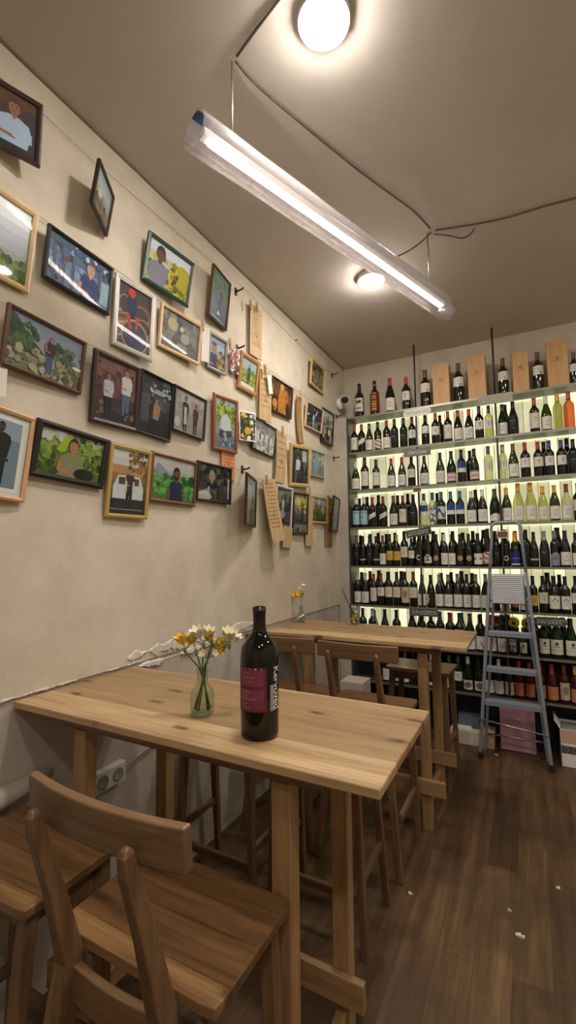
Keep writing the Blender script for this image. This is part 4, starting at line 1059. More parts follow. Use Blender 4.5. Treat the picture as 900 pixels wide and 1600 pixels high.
def on_rail(z): 
    a = Bl+(Vector(tl0)-Bl)*((z-Bl.z)/(tl0.z-Bl.z)); b = Br_+(Vector(tr0)-Br_)*((z-Br_.z)/(tr0.z-Br_.z)); return a, b
for y0_, y1_ in ((988, 988), (1044, 1044), (1096, 1096)):
    z = at_y(795, y0_, 3.62).z; a, b = on_rail(z)
    k = MB(); k.box(LL(a.x+.012, a.y-.045, z-.028), LL(b.x-.012, a.y+.045, z-.003)); k.box(LL(a.x+.012, a.y-.046, z-.003), LL(b.x-.012, a.y+.044, z))
    for q in range(6): k.box(LL(a.x+.014, a.y-.04+q*.0145, z), LL(b.x-.014, a.y-.034+q*.0145, z+.0015))
    k.build('step', M['alu'], ld, .001)
# platform folded up, ribbed face to the room
a, b = on_rail(1.2); pz0, pz1 = at_y(794, 944, 3.62).z, at_y(794, 897, 3.62).z
xa, xb = at_y(767, 920, 3.60).x, at_y(820, 920, 3.60).x
k = MB(); k.box(LL(xa, 3.607, pz0), LL(xb, 3.622, pz1)); k.build('platform', M['alu'], ld, .006)
k = MB(); n = 15
for q in range(n): z = pz0+.012+(pz1-pz0-.024)*q/(n-1); k.box(LL(xa+.008, 3.6025, z-.0038), LL(xb-.008, 3.6068, z+.0038))
k.build('platform_ribs', M['alu_light'], ld, .001)
k = MB(); k.tube([LL(on_rail(pz0+.02)[0].x, 3.628, pz0+.02), LL(on_rail(pz0+.02)[1].x, 3.628, pz0+.02)], .007, 8); k.build('hinge_bar', M['steel'], ld)
# back frame, tucked close behind
for s, bx, tp in ((-1, FL[0]+.01, tl0), (1, FR[0]-.01, tr0)):
    k = MB(); k.beam(LL(bx-.006*s, 3.735, .0), LL(tp.x-.01*s, 3.70, 1.28), .018, .028); k.build('back_leg', M['alu'], ld, .002)
k = MB(); k.tube([LL(FL[0], 3.57, .27), LL(FR[0], 3.565, .225)], .006, 8); k.build('spreader_bar', M['steel'], ld)
k = MB(); k.tube([LL(FL[0]+.02, 3.732, .12), LL(FR[0]-.02, 3.732, .12)], .007, 8); k.build('back_brace', M['steel'], ld)

# ---------------------------------------------------------------- boxes on the floor
def zat(px_, py_, y): return at_y(px_, py_, y).z
a = at_z(704, 1160, 0); yb_ = 3.765
carton('cardboard_box', (x_on(703, yb_, .1), yb_, 0), (x_on(749, yb_, .1), 3.84, zat(727, 1142, yb_)), M['carton'], 'low pale carton on the floor left of the ladder',
       parts=[('lid_flap', (x_on(703, yb_, .1)+.005, yb_+.02, zat(727, 1142, yb_)), (x_on(735, yb_, .1), yb_+.12, zat(727, 1142, yb_)+.004), M['card_white'])])
carton('cardboard_box', (x_on(752.5, 3.76, .1), 3.76, 0), (x_on(772, 3.76, .1), 3.95, zat(762, 1148, 3.76)), M['carton_tan'], 'small tan carton just right of the left ladder leg')
carton('storage_box', (x_on(715, 3.86, .25), 3.87, 0), (x_on(748, 3.86, .25), 3.965, zat(727, 1118, 3.86)), flat('blue_grey_card', '#66717c', .7), 'blue-grey box standing behind the pale carton under the shelves')
# rose box leaning under the ladder
x0, x1 = x_on(780, 3.78, .2), x_on(836.5, 3.78, .2); ht = zat(800, 1105, 3.79)
pk = thing('gift_box', 'flat rose-pink box standing on the floor behind the ladder', 'box', ((x0+x1)/2, 3.80, 0), (-.06, 0, 0))
w = (x1-x0)/2
k = MB(); k.box((-w, 0, .001), (w, .055, ht)); k.build('box_body', M['pink_dark'], pk, .004)
k = MB(); k.box((-w+.004, -.004, .004), (w-.001, -.0003, ht-.012)); k.build('front_panel', M['pink'], pk, .002)
k = MB(); k.tube([(-.018, -.005, ht*.74), (0, -.005, ht*.70), (.02, -.005, ht*.75)], .0035, 6)
for q in range(3):
    for e in range(6): k.box((-.045+e*.015, -.0052, ht*(.6-.05*q)), (-.045+e*.015+.009, -.0042, ht*(.6-.05*q)+.004))
k.build('emblem', M['carton'], pk)
# wine carton with open flaps at the right edge
xa, xb = x_on(877, 3.69, .1), x_on(877, 3.69, .1)+.29
zt_ = zat(885, 1140, 3.69)
rb = thing('wine_carton', 'open white wine carton stack at the right edge of the photo', 'box', ((xa+xb)/2, 3.80, 0))
cx = (xa+xb)/2
k = MB(); k.box((xa-cx, -.11, 0), (xb-cx, .11, .145)); k.build('lower_carton', M['card_white'], rb, .003)
k = MB(); k.box((xa-cx+.002, -.1105, .088), (xb-cx-.002, -.1102, .138)); k.build('printed_band', M['slate'], rb)
k = MB()
for q in range(6): k.tube([(xa-cx+.03+q*.05+.015*math.cos(e), -.111, .113+.015*math.sin(e)) for e in [2*PI*j/10 for j in range(11)]], .0016, 4)
k.build('band_rings', M['recess'], rb)
k = MB()
for a_, b_ in (((xa-cx, -.11, .1455), (xb-cx, -.104, zt_)), ((xa-cx, .104, .1455), (xb-cx, .11, zt_)), ((xa-cx, -.104, .1455), (xa-cx+.006, .104, zt_)), ((xb-cx-.006, -.104, .1455), (xb-cx, .104, zt_))): k.box(a_, b_)
k.build('upper_carton', M['card_white'], rb)
k = MB(); k.box((xa-cx+.006, -.1125, zt_-.085), (xb-cx, -.1102, zt_-.002)); k.build('front_flap', M['carton_tan'], rb)
k = MB(); k.beam((xa-cx, 0, zt_), (xa-cx-.03, .0, zt_+.05), .005, .2, side=(1, 0, .5)); k.build('side_flap', M['card_white'], rb)
k = MB(); k.box((xa-cx+.012, -.09, .15), (xb-cx-.012, .09, zt_-.012)); k.build('inner_tray', M['recess'], rb)
# white carton glimpsed between the chair backs, low under the shelves
yw = 3.55
carton('cardboard_box', (x_on(531, yw, .55), yw, 0), (x_on(566, yw, .55), 3.75, zat(548, 1066, yw)), M['carton'], 'white carton seen between the chair back posts under the far table')
# ---------------------------------------------------------------- framed photographs on the left wall
# centre y, z, x; yaw, lean, roll; width, height (metres, radians)
FT = {
'f01':(0.7841, 2.8874, -1.4361, -0.2759, 0.1513, -0.0366, 0.2013, 0.2067),
'f02':(1.1517, 2.8586, -1.4186, 0.5759, 0.1332, 0.0183, 0.1838, 0.1820),
'f03':(0.7768, 2.4933, -1.4534, 0.0389, 0.1430, -0.0039, 0.2499, 0.2779),
'f04':(1.0923, 2.5356, -1.4621, 0.0396, 0.1015, 0.0043, 0.2952, 0.1968),
'f05':(1.5528, 2.7979, -1.4442, -0.1085, 0.1730, 0.0308, 0.2806, 0.2222),
'f06':(1.9594, 2.8691, -1.4493, 0.1457, 0.1000, 0.0051, 0.2047, 0.2816),
'f07':(1.3636, 2.4792, -1.4648, -0.0759, 0.0326, 0.0183, 0.2116, 0.3101),
'f08':(1.6544, 2.5284, -1.4581, -0.0655, 0.1054, -0.0034, 0.2756, 0.2076),
'f09':(1.9597, 2.5537, -1.4655, -0.0500, 0.0878, -0.0155, 0.1552, 0.1972),
'f10':(2.1187, 2.5771, -1.4686, -0.0778, 0.0834, -0.0136, 0.0877, 0.1452),
'f11':(2.2715, 2.5458, -1.4611, -0.0309, 0.1256, 0.0116, 0.2024, 0.2223),
'f12':(0.9654, 2.1686, -1.4582, 0.0581, 0.1055, 0.0187, 0.3081, 0.2039),
'f13':(1.2760, 2.1209, -1.4628, 0.0165, 0.0954, -0.0337, 0.2420, 0.2844),
'f14':(1.5071, 2.1281, -1.4702, -0.0040, 0.0531, 0.0308, 0.2028, 0.2848),
'f15':(1.7348, 2.1551, -1.4652, 0.0477, 0.0603, 0.0129, 0.2578, 0.2199),
'f16':(2.0336, 2.1763, -1.4633, -0.0514, 0.0608, -0.0484, 0.2133, 0.3072),
'f17':(2.2430, 2.2148, -1.4603, -0.1658, 0.0764, -0.0960, 0.1455, 0.1753),
'f18':(2.4551, 2.1882, -1.4617, 0.0284, 0.1191, 0.0466, 0.2865, 0.1954),
'f19':(0.8000, 1.7844, -1.4524, 0.1185, 0.0780, 0.0528, 0.2496, 0.2913),
'f20':(1.0789, 1.8191, -1.4609, 0.0070, 0.1520, 0.0473, 0.3025, 0.1976),
'f21':(1.3510, 1.7575, -1.4625, -0.0186, 0.0895, -0.0049, 0.2202, 0.2994),
'f22':(1.6337, 1.8058, -1.4703, 0.0121, 0.0519, 0.0038, 0.3144, 0.2240),
'f23':(1.9456, 1.8307, -1.4703, -0.0167, 0.0510, -0.0071, 0.2935, 0.2054),
'f24':(2.6932, 2.5214, -1.4620, 0.0345, 0.0979, -0.0350, 0.3130, 0.2259),
'f25':(3.3078, 2.8924, -1.4623, 0.0492, 0.0788, 0.0048, 0.2915, 0.2165),
'f26':(3.2233, 2.5232, -1.4598, -0.0527, 0.1095, 0.0060, 0.2800, 0.1998),
'f27':(3.5006, 2.5107, -1.4632, -0.0358, 0.0754, 0.0042, 0.2264, 0.2867),
'f28':(2.9511, 2.0900, -1.4556, -0.0669, 0.0834, -0.0766, 0.2875, 0.3064),
'f29':(3.2980, 2.1600, -1.4714, -0.0008, 0.0599, -0.0417, 0.2747, 0.2040),
'f30':(2.2290, 1.7574, -1.4204, 0.3783, 0.0282, 0.0012, 0.2912, 0.2939),
'f31':(2.7091, 1.7566, -1.4641, 0.0395, 0.0583, 0.0134, 0.2543, 0.3053),
'f32':(2.9605, 1.7386, -1.4632, -0.0378, 0.0688, -0.0410, 0.2309, 0.3029),
'f33':(3.3109, 1.7930, -1.4722, -0.0004, 0.0522, -0.0183, 0.3341, 0.2151),
'f34':(3.5767, 1.7735, -1.4367, 0.2084, 0.0923, 0.0152, 0.2743, 0.2929),
'tag':(2.4731, 2.5572, -1.4598, -0.3348, -0.0710, -0.2616, 0.0608, 0.1214),
'p1':(2.3636, 2.8581, -1.4707, -0.0536, 0.0233, -0.0034, 0.1315, 0.3298),
'p2':(2.4612, 2.4697, -1.4633, -0.1137, 0.0503, -0.0292, 0.1247, 0.3221),
'p3':(2.9705, 2.4447, -1.4754, -0.0333, -0.0060, -0.0486, 0.0744, 0.3505),
'p4':(2.6725, 2.1017, -1.4667, 0.0326, 0.0524, -0.0098, 0.1401, 0.3452),
'p5':(2.0927, 1.9904, -1.4643, -0.1341, 0.0613, -0.0795, 0.1295, 0.1922),
'p6':(2.5170, 1.7284, -1.4548, -0.0529, -0.0932, -0.1468, 0.1527, 0.4061),
'p7':(2.7656, 1.5628, -1.4730, 0.0464, 0.0259, 0.0552, 0.1407, 0.1449),
'p8':(3.1160, 1.6929, -1.4725, -0.0365, 0.0179, 0.0060, 0.1147, 0.3801),
'p9':(3.5282, 1.7166, -1.4651, 0.0354, 0.0485, 0.0366, 0.1545, 0.4236),
'c1':(1.8370, 2.5553, -1.4585, -0.2808, 0.1693, -0.0717, 0.0484, 0.1763),
'c2':(0.8162, 2.0131, -1.4698, -0.1565, 0.1292, -0.0285, 0.0332, 0.0902),
}
def pose(v):
    y, z, x, yaw, lean, roll, w, h = v
    U, V, Nn = Vector((0, 1, 0)), Vector((0, 0, 1)), Vector((1, 0, 0))
    cr, sr = math.cos(roll), math.sin(roll); U, V = U*cr-V*sr, V*cr+U*sr
    R = Matrix.Rotation(yaw, 3, 'Z') @ Matrix.Rotation(lean, 3, 'Y')
    U, V, Nn = R@U, R@V, R@Nn
    m_ = Matrix(((U.x, -Nn.x, V.x), (U.y, -Nn.y, V.y), (U.z, -Nn.z, V.z)))
    return Vector((x, y, z)), m_.to_euler(), w, h

class Pic:
    """a printed picture as layered flat shapes; x to the right, y up, both 0..1"""
    def __init__(s, w, h): s.k = MB(); s.w = w; s.h = h; s.n = 0
    def _p(s, pts, col):
        z = -s.n*.00003; s.n += 1
        pts = [(min(1, max(0, a)), min(1, max(0, b))) for a, b in pts]
        out = []
        for p in pts:
            if not out or abs(out[-1][0]-p[0])+abs(out[-1][1]-p[1]) > 1e-4: out.append(p)
        if len(out) > 2 and abs(out[0][0]-out[-1][0])+abs(out[0][1]-out[-1][1]) < 1e-4: out.pop()
        if len(out) < 3: return
        s.k.add([((a-.5)*s.w, z, (b-.5)*s.h) for a, b in out], [tuple(range(len(out)))], 0, lin(col))
    def R(s, x0, y0, x1, y1, col): s._p([(x0, y0), (x1, y0), (x1, y1), (x0, y1)], col)
    def P(s, pts, col): s._p(pts, col)
    def E(s, cx, cy, rx, ry, col, n=18): s._p([(cx+rx*math.cos(2*PI*i/n), cy+ry*math.sin(2*PI*i/n)) for i in range(n)], col)
    def band(s, cols, y0=0, y1=1):
        n = len(cols)
        for i, c in enumerate(cols): s.R(0, y0+(y1-y0)*i/n, 1, y0+(y1-y0)*(i+1)/n, c)
    def F(s, x0, y0, x1, y1, n, cols, size, seed=1):
        r = random.Random(seed)
        for i in range(n):
            cx, cy = x0+(x1-x0)*r.random(), y0+(y1-y0)*r.random(); q = size*(.5+r.random()); a0 = r.random()*6
            s._p([(cx+q*math.cos(a0+2*PI*j/6)*(.6+.6*r.random())*s.h/max(s.w, s.h), cy+q*math.sin(a0+2*PI*j/6)*(.6+.6*r.random())*s.w/max(s.w, s.h)) for j in range(6)], cols[r.randrange(len(cols))])
    def man(s, x, y0, hgt, shirt, hair='#2b2420', skin='#b98668', legs='#2c2f3a', half=False, hat=None, beard=None, arms='folded', wide=1., face=True):
        """figure of height hgt standing at y0 (half=True: seen from the waist up)"""
        a = s.h/s.w
        H = hgt; hr = H*(.175 if half else .074); hw = hr*a*.78; sw = hr*a*(1.75 if half else 1.95)*wide
        top = y0+H; hc = top-hr*1.05; ny = hc-hr*1.05
        wy = y0 if half else y0+H*.46
        if not half:
            s.P([(x-sw*.72, wy+.01), (x+sw*.72, wy+.01), (x+sw*.6, y0), (x+sw*.14, y0), (x, wy-H*.12), (x-sw*.14, y0), (x-sw*.6, y0)], legs)
        s.P([(x-hw*.42, ny+hr*.3), (x+hw*.42, ny+hr*.3), (x+hw*.5, ny-hr*.4), (x-hw*.5, ny-hr*.4)], skin)
        s.P([(x-sw*.3, ny-hr*.05), (x+sw*.3, ny-hr*.05), (x+sw*.85, ny-hr*.5), (x+sw*1.02, ny-hr*1.6), (x+sw*.8, wy), (x-sw*.8, wy), (x-sw*1.02, ny-hr*1.6), (x-sw*.85, ny-hr*.5)], shirt)
        s.P([(x-hw*.4, ny), (x+hw*.4, ny), (x, ny-hr*.55)], skin)
        ey = wy+(ny-wy)*.35
        if arms == 'folded':
            s.P([(x-sw*1.05, ny-hr*1.4), (x-sw*.75, ny-hr*1.4), (x-sw*.8, ey), (x+sw*.1, ey-hr*.1), (x+sw*.1, ey-hr*.55), (x-sw*1.05, ey-hr*.4)], skin)
            s.P([(x+sw*1.05, ny-hr*1.4), (x+sw*.78, ny-hr*1.4), (x+sw*.82, ey+hr*.1), (x-sw*.05, ey+hr*.05), (x-sw*.05, ey-hr*.3), (x+sw*1.05, ey-hr*.3)], shirt)
        elif arms == 'down':
            for q in (-1, 1): s.P([(x+q*sw*1.04, ny-hr*1.2), (x+q*sw*.8, ny-hr*1.2), (x+q*sw*.86, wy-hr*.4), (x+q*sw*1.1, wy-hr*.4)], skin if arms == 'down' else shirt)
        s.E(x, hc+hr*.1, hw*1.02, hr*1.02, hair)
        s.E(x, hc-hr*.08, hw*.88, hr*.9, skin)
        s.P([(x-hw*.92, hc+hr*.35), (x-hw*.5, hc+hr*.95), (x+hw*.5, hc+hr*.95), (x+hw*.92, hc+hr*.35), (x+hw*.4, hc+hr*.55), (x-hw*.4, hc+hr*.55)], hair)
        if beard: s.P([(x-hw*.8, hc-hr*.2), (x-hw*.5, hc-hr*.85), (x, hc-hr*1.02), (x+hw*.5, hc-hr*.85), (x+hw*.8, hc-hr*.2), (x, hc-hr*.4)], beard)
        if face:
            for q in (-1, 1): s.E(x+q*hw*.34, hc+hr*.1, hw*.13, hr*.07, '#2a1d16', 8)
            s.P([(x-hw*.06, hc+hr*.05), (x+hw*.1, hc-hr*.25), (x-hw*.12, hc-hr*.25)], '#9a6a50')
            s.P([(x-hw*.3, hc-hr*.45), (x+hw*.3, hc-hr*.45), (x+hw*.15, hc-hr*.58), (x-hw*.15, hc-hr*.58)], '#8c4a3e')
        if hat: s.P([(x-hw*1.5, hc+hr*.5), (x+hw*1.5, hc+hr*.5), (x+hw*.85, hc+hr*.65), (x+hw*.7, hc+hr*1.4), (x-hw*.7, hc+hr*1.4), (x-hw*.85, hc+hr*.65)], hat)

GRN = ['#4d6b25', '#7d9438', '#324a1c', '#95a64c', '#5f7a2c']
PICS = {}
def pic(n):
    def d(f): PICS[n] = f; return f
    return d
@pic('f01')
def _(p): p.band(['#3b332c', '#4a4036', '#54483c', '#6b4c34']); p.R(.0, .55, .35, 1, '#7d5a3d'); p.E(.85, .62, .12, .2, '#4a4152'); p.man(.6, .12, .78, '#b9cbe0', '#5e4634', '#a8735f', half=True, arms='folded', wide=1.2); p.R(.0, 0, 1, .12, '#2f2a33')
@pic('f02')
def _(p): p.band(['#5a5a4e', '#70705f', '#9aa39c', '#b6bfbb', '#a7b0b0']); p.E(.45, .4, .12, .16, '#a8623f'); p.E(.35, .52, .12, .1, '#d9d0c0'); p.P([(.3, .1), (.7, .15), (.62, .45), (.35, .4)], '#b5754c'); p.F(0, 0, 1, .4, 30, ['#4f4d40', '#6a6654', '#857f68'], .07, 2)
@pic('f03')
def _(p): p.band(['#6a7a45', '#8d9668', '#b9bcb4', '#c7c9ce', '#cfd0d8', '#dcdce4', '#f2f2f4', '#ffffff']); p.P([(0, .45), (.3, .5), (.62, .32), (.8, .2), (.5, 0), (0, 0)], '#7c828c'); p.F(.5, 0, 1, .28, 45, GRN, .05, 3); p.F(0, 0, .5, .12, 16, ['#39404a', '#525b66'], .05, 4)
@pic('f04')
def _(p):
    p.band(['#6f7f96', '#8596b0', '#7888a4', '#5c6b86', '#4a5670']); p.F(0, .1, 1, 1, 70, ['#3c4458', '#2f374b', '#8e9ebb', '#b9c6dc', '#57637e'], .07, 5)
    for x in (.08, .22, .36, .8, .9): p.R(x, .0, x+.05, .75, '#59647c')
    p.E(.28, .6, .045, .05, '#7c3f38'); p.R(.85, .1, 1, .6, '#93b0b8'); p.man(.66, 0, .85, '#37406b', '#6d5a55', '#c89a84', half=True)
@pic('f05')
def _(p): p.band(['#7b8a3e', '#a9ad62', '#c6c9a8', '#d5d8dc']); p.F(0, 0, 1, .7, 55, ['#c9b52e', '#e0cd3e', '#9a8f2a', '#6f7a3a', '#d5c65e'], .07, 6); p.E(.82, .5, .2, .3, '#b9a72f'); p.man(.27, -.05, .98, '#8d8a9a', '#3a3232', '#6f4b3c', half=True, arms='none'); p.F(.48, .1, .72, .6, 30, ['#2f2a2a', '#7d6a2a', '#d8c640', '#3a3f52'], .05, 8)
@pic('f06')
def _(p): p.band(['#2d3c44', '#33464c', '#3a5148', '#4a6350', '#4f6a4a']); p.F(0, .55, 1, 1, 40, ['#47613f', '#587450', '#34493a'], .07, 9); p.man(.55, .2, .55, '#1f2a34', '#1b1b1b', '#8f7263', '#1b2530'); p.P([(.42, .16), (.58, .16), (.5, .26)], '#c9d4d4'); p.R(.15, .05, .85, .075, '#8fa0a4')
@pic('f07')
def _(p):
    p.band(['#6d5f52', '#8a6f55', '#7d5f45', '#5f4a40', '#4a3f3f']); 
    for i in range(9): p.P([(0, .1*i), (.25, .1*i+.06), (.25, .1*i+.1), (0, .1*i+.04)], '#b09a7c' if i % 2 else '#5a4636')
    for cx, cy, rx, ry in ((.72, .62, .26, .14), (.2, .66, .16, .16), (.78, .42, .24, .14)): p.E(cx, cy, rx, ry, '#a7764a'); p.E(cx, cy, rx*.86, ry*.86, '#463a40')
    p.man(.42, .24, .7, '#2b2f45', '#3a2a25', '#b4745c', '#23283a', arms='none'); p.E(.4, .9, .11, .065, '#c23b34'); p.E(.55, .22, .42, .27, '#a98252'); p.E(.55, .22, .37, .235, '#3d3f55'); p.P([(.28, .55), (.36, .55), (.44, .32), (.36, .3)], '#b8383c'); p.P([(.56, .55), (.64, .55), (.62, .33), (.54, .33)], '#b8383c')
@pic('f08')
def _(p): p.band(['#6a655c', '#77736c', '#7f7d7a', '#6d6c6b', '#5a5a59']); p.F(0, .5, 1, 1, 22, ['#66625c', '#4f4e4d', '#85817a'], .12, 11); p.E(.28, .68, .13, .17, '#b5a680'); p.P([(.28, .3), (.5, .75), (.62, .62), (.8, .4), (.95, .22), (.3, .15)], '#575149'); p.E(.52, .66, .05, .07, '#c9bfb0'); p.E(.62, .45, .12, .14, '#a39c8e'); p.E(.55, .2, .14, .08, '#8d8474')
@pic('f09')
def _(p): p.band(['#3c3a44', '#6d7280', '#8f97a8', '#a9b2c4', '#8c94a8']); p.man(.3, 0, .78, '#3a3550', '#7a2f33', '#b07a66', half=True); p.E(.28, .78, .18, .06, '#45384c'); p.F(.55, .1, 1, .6, 26, ['#8a7340', '#3c3830', '#b59a5c', '#5c5240'], .09, 12)
@pic('f10')
def _(p): p.band(['#4a3036', '#6e3f44', '#8d6a60', '#b0a79c']); p.F(0, 0, 1, 1, 46, ['#d6cfc6', '#7c2f38', '#2f2a30', '#b98a60', '#e2ddd6', '#8e2f3a'], .11, 13)
@pic('f11')
def _(p): p.R(0, 0, 1, 1, '#e6e3da'); p.R(0, .16, 1, 1, '#b7c4c4'); p.R(0, .16, 1, .62, '#7d9448'); p.F(0, .2, 1, .6, 26, ['#6d8a3c', '#a4b25c', '#c9b24a'], .08, 14); p.man(.5, .17, .68, '#39665c', '#4a3a2a', '#c79a78', '#30484a')
@pic('f12')
def _(p):
    p.band(['#7d7a62', '#8f8a6e', '#9a967e', '#a9adb2', '#a3aab6', '#98a1b0', '#8f99aa']); p.P([(0, 1), (.1, .92), (.22, .72), (.42, .5), (.5, .38), (0, .3)], '#3f5138'); p.F(0, .4, .38, .85, 46, ['#344630', '#46603a', '#5a7048'], .06, 15); p.F(.62, .42, 1, .72, 34, ['#3f5540', '#566b50', '#6d7f62'], .06, 16)
    p.F(0, 0, 1, .42, 80, ['#8d8666', '#a39a78', '#6f6a4c', '#b4ab8c', '#5f5c40'], .07, 17); p.man(.54, .1, .72, '#4d2a35', '#6d625e', '#b98a74', '#4a5f8a', half=False); p.E(.93, .42, .07, .035, '#f2f4f4')
@pic('f13')
def _(p): p.band(['#39343a', '#4a3c40', '#6d4844', '#7f534c', '#8a5f58']); p.F(0, .1, 1, 1, 60, ['#7a4c46', '#5c3f3f', '#8f6a60', '#4a3a3e', '#93584e'], .07, 18); p.man(.3, .06, .72, '#c9cdd2', '#2c2424', '#b4826c', '#23232b'); p.man(.74, .14, .8, '#dcdfe2', '#4a3c34', '#b98870', '#5f7392'); p.P([(.4, 0), (.46, .02), (.95, .26), (.92, .28)], '#1d1b1e')
@pic('f14')
def _(p): p.band(['#2a2a30', '#34363c', '#3f4248', '#565a60', '#3b3d42', '#26272c']); p.R(.35, .72, 1, .8, '#a9b4bd'); p.F(.3, .7, 1, .95, 20, ['#2b2b30', '#d4dbe0', '#5b6068'], .06, 19); p.R(.0, .2, .5, .6, '#4d545c'); p.man(.52, .05, .6, '#b08458', '#2a2220', '#b98a70', '#8a93a3'); p.man(.78, .2, .52, '#4a4470', '#2a2220', '#a87860', '#27272f'); p.man(.36, .3, .42, '#2a2a2c', '#1e1c1c', '#b08870', '#23232a'); p.R(.3, .03, .95, .28, '#1c1c20')
@pic('f15')
def _(p): p.band(['#9a948a', '#a8a29a', '#b1aba2', '#b6b0a6']); p.F(0, 0, 1, 1, 24, ['#a09a90', '#b9b3a9'], .1, 20); p.man(.36, .02, .86, '#3a3534', '#2a2624', '#a9806a', '#2c2a2c', hat='#4a403c'); p.P([(.32, .62), (.4, .62), (.42, .2), (.32, .2)], '#cfcac2'); p.man(.7, .02, .78, '#4f2a36', '#2b1e1e', '#9c6c58', '#3f2430', hat=None); p.E(.12, .2, .09, .12, '#d2cdc5')
@pic('f16')
def _(p): p.band(['#6f7f92', '#7d8a92', '#a09c98', '#8c9a7a', '#8ea04a', '#a3b45c', '#9fb3b8']); p.F(0, .5, 1, .95, 50, ['#7d8f34', '#a6b650', '#5f7532', '#c2c46a'], .07, 21); p.P([(.3, .62), (.55, .72), (.72, .6), (.8, .4), (.4, .32), (.22, .42)], '#cfd6dc'); p.P([(.35, .35), (.8, .4), (.85, .28), (.45, .22)], '#3c4650'); p.E(.35, .3, .12, .08, '#2d3640'); p.E(.75, .1, .14, .05, '#7ba3c4'); p.F(.4, .05, .9, .3, 16, ['#5d6b78', '#a3b0bb', '#2f3840'], .06, 22)
@pic('f17')
def _(p): p.R(0, 0, 1, 1, '#e4e4e0'); p.R(.05, .04, .95, .95, '#2f3430'); p.F(.08, .08, .9, .9, 50, ['#1e2420', '#4a5048', '#c9b24a', '#8a8f86', '#d6d8d2', '#6d5f2c', '#3a4038'], .1, 23); p.E(.5, .35, .2, .12, '#c49a34')
@pic('f18')
def _(p):
    p.band(['#8b8780', '#a39e96', '#a8a49e', '#8f8c88']); p.F(0, 0, 1, .6, 36, ['#d9d6d0', '#6d625c', '#b5aaa0', '#e6e3dd'], .09, 24)
    for i in range(4): p.man(.18+.21*i, .08, .68-.05*(i % 2), '#dedbd4', '#4a3c34', '#b98a74', '#cfcac2', arms='none')
@pic('f19')
def _(p): p.R(0, 0, 1, 1, '#dedbd2'); p.R(.08, .05, .93, .95, '#7d909c'); p.R(.08, .5, .93, .95, '#8b9aa4'); p.R(.7, .05, .93, .7, '#6f818c'); p.man(.58, .06, .86, '#1a1a1d', '#17171a', '#4a3a36', '#131316', beard='#1b1a1c', arms='none', wide=1.25); p.R(.44, .4, .76, .44, '#2a2b2e')
@pic('f20')
def _(p):
    p.band(['#5c7026', '#71862f', '#7d9138', '#93a355', '#b6bb9a']); p.F(.5, 0, 1, 1, 90, GRN+['#b6bf6c', '#26381a'], .06, 25); p.F(0, 0, .45, .6, 30, GRN, .08, 26); p.P([(.25, .55), (.38, .55), (.44, .9), (.34, .95)], '#a3b52c'); p.F(.0, .75, .4, 1, 10, ['#c2c7b8', '#a9b09a'], .1, 27)
    p.man(.5, -.02, .92, '#8b8a62', '#3a2a22', '#b9805f', half=True, wide=1.15); p.E(.72, .12, .16, .14, '#17181a'); p.E(.8, .14, .09, .11, '#2a2c2e')
@pic('f21')
def _(p): p.band(['#2f3133', '#393a3c', '#4a4a48', '#6d5f4a', '#9a6d42', '#b58a60', '#cfcac4', '#d9d6d2']); p.F(.45, .55, 1, .98, 44, ['#7d5a34', '#a07844', '#c0985c', '#6a4a2c'], .06, 28); p.P([(.08, .42), (.2, .6), (.8, .6), (.92, .42), (.92, .2), (.08, .2)], '#cfd3d4'); p.R(.22, .46, .78, .57, '#4a4a48'); p.R(0, .02, 1, .24, '#2b2d2f'); p.man(.52, .1, .62, '#3a3434', '#7d5a3a', '#c0937a', '#1f1f22'); p.P([(.4, .52), (.45, .52), (.45, .34), (.38, .34)], '#cfc5ba'); p.P([(.6, .52), (.65, .52), (.67, .34), (.6, .34)], '#cfc5ba'); p.R(.05, .07, .95, .085, '#8a8c8e')
@pic('f22')
def _(p): p.band(['#3f7a2c', '#4c8a34', '#58943c', '#7d9a72', '#b6b9b0', '#c4c3be', '#cbc8c4']); p.P([(0, .55), (.12, .85), (.25, .75), (.4, .62), (.5, .55)], '#8d98a6'); p.F(0, .1, 1, .62, 90, ['#3c8a2e', '#56a03c', '#2c6a24', '#6db050', '#245a20'], .07, 29); p.man(.55, -.05, .86, '#20304a', '#2a1e1a', '#7d5240', half=True, beard='#2a1e1a', arms='down')
@pic('f23')
def _(p): p.band(['#3a3a34', '#44443c', '#37352e', '#2c2a26']); p.F(.0, .4, 1, 1, 40, ['#4f5048', '#2b2a26', '#5e5c4c', '#6f6a58'], .09, 30); p.man(.42, -.04, .9, '#262a33', '#a9a6a0', '#b98a74', half=True, wide=1.1); p.P([(.2, 0), (.3, .4), (.36, .4), (.34, 0)], '#8ea4c8'); p.E(.2, .1, .2, .16, '#b9c2b2'); p.R(.02, 0, .34, .12, '#aab4a6'); p.R(.93, .1, .98, .7, '#c9c6be')
@pic('f24')
def _(p): p.band(['#3a2620', '#5a3a24', '#7d4f2a', '#6a4428']); p.F(0, 0, 1, 1, 40, ['#3b2a24', '#c07a34', '#8d5a2c', '#57382a', '#2a1f1e'], .1, 31); p.P([(.35, 0), (.7, 0), (.72, .5), (.62, .8), (.4, .8), (.33, .4)], '#c77f36'); p.E(.5, .86, .1, .1, '#d8a468'); p.E(.18, .25, .12, .14, '#d08a45')
@pic('f25')
def _(p): p.band(['#6d5a48', '#7a6552', '#5c4c40', '#463c34']); p.F(0, 0, 1, 1, 46, ['#3c332c', '#9a8468', '#5f5044', '#b7a284', '#2f2824'], .1, 32); p.man(.5, .05, .7, '#8d7d68', '#3a2e26', '#b08a6c', '#6a5a4c')
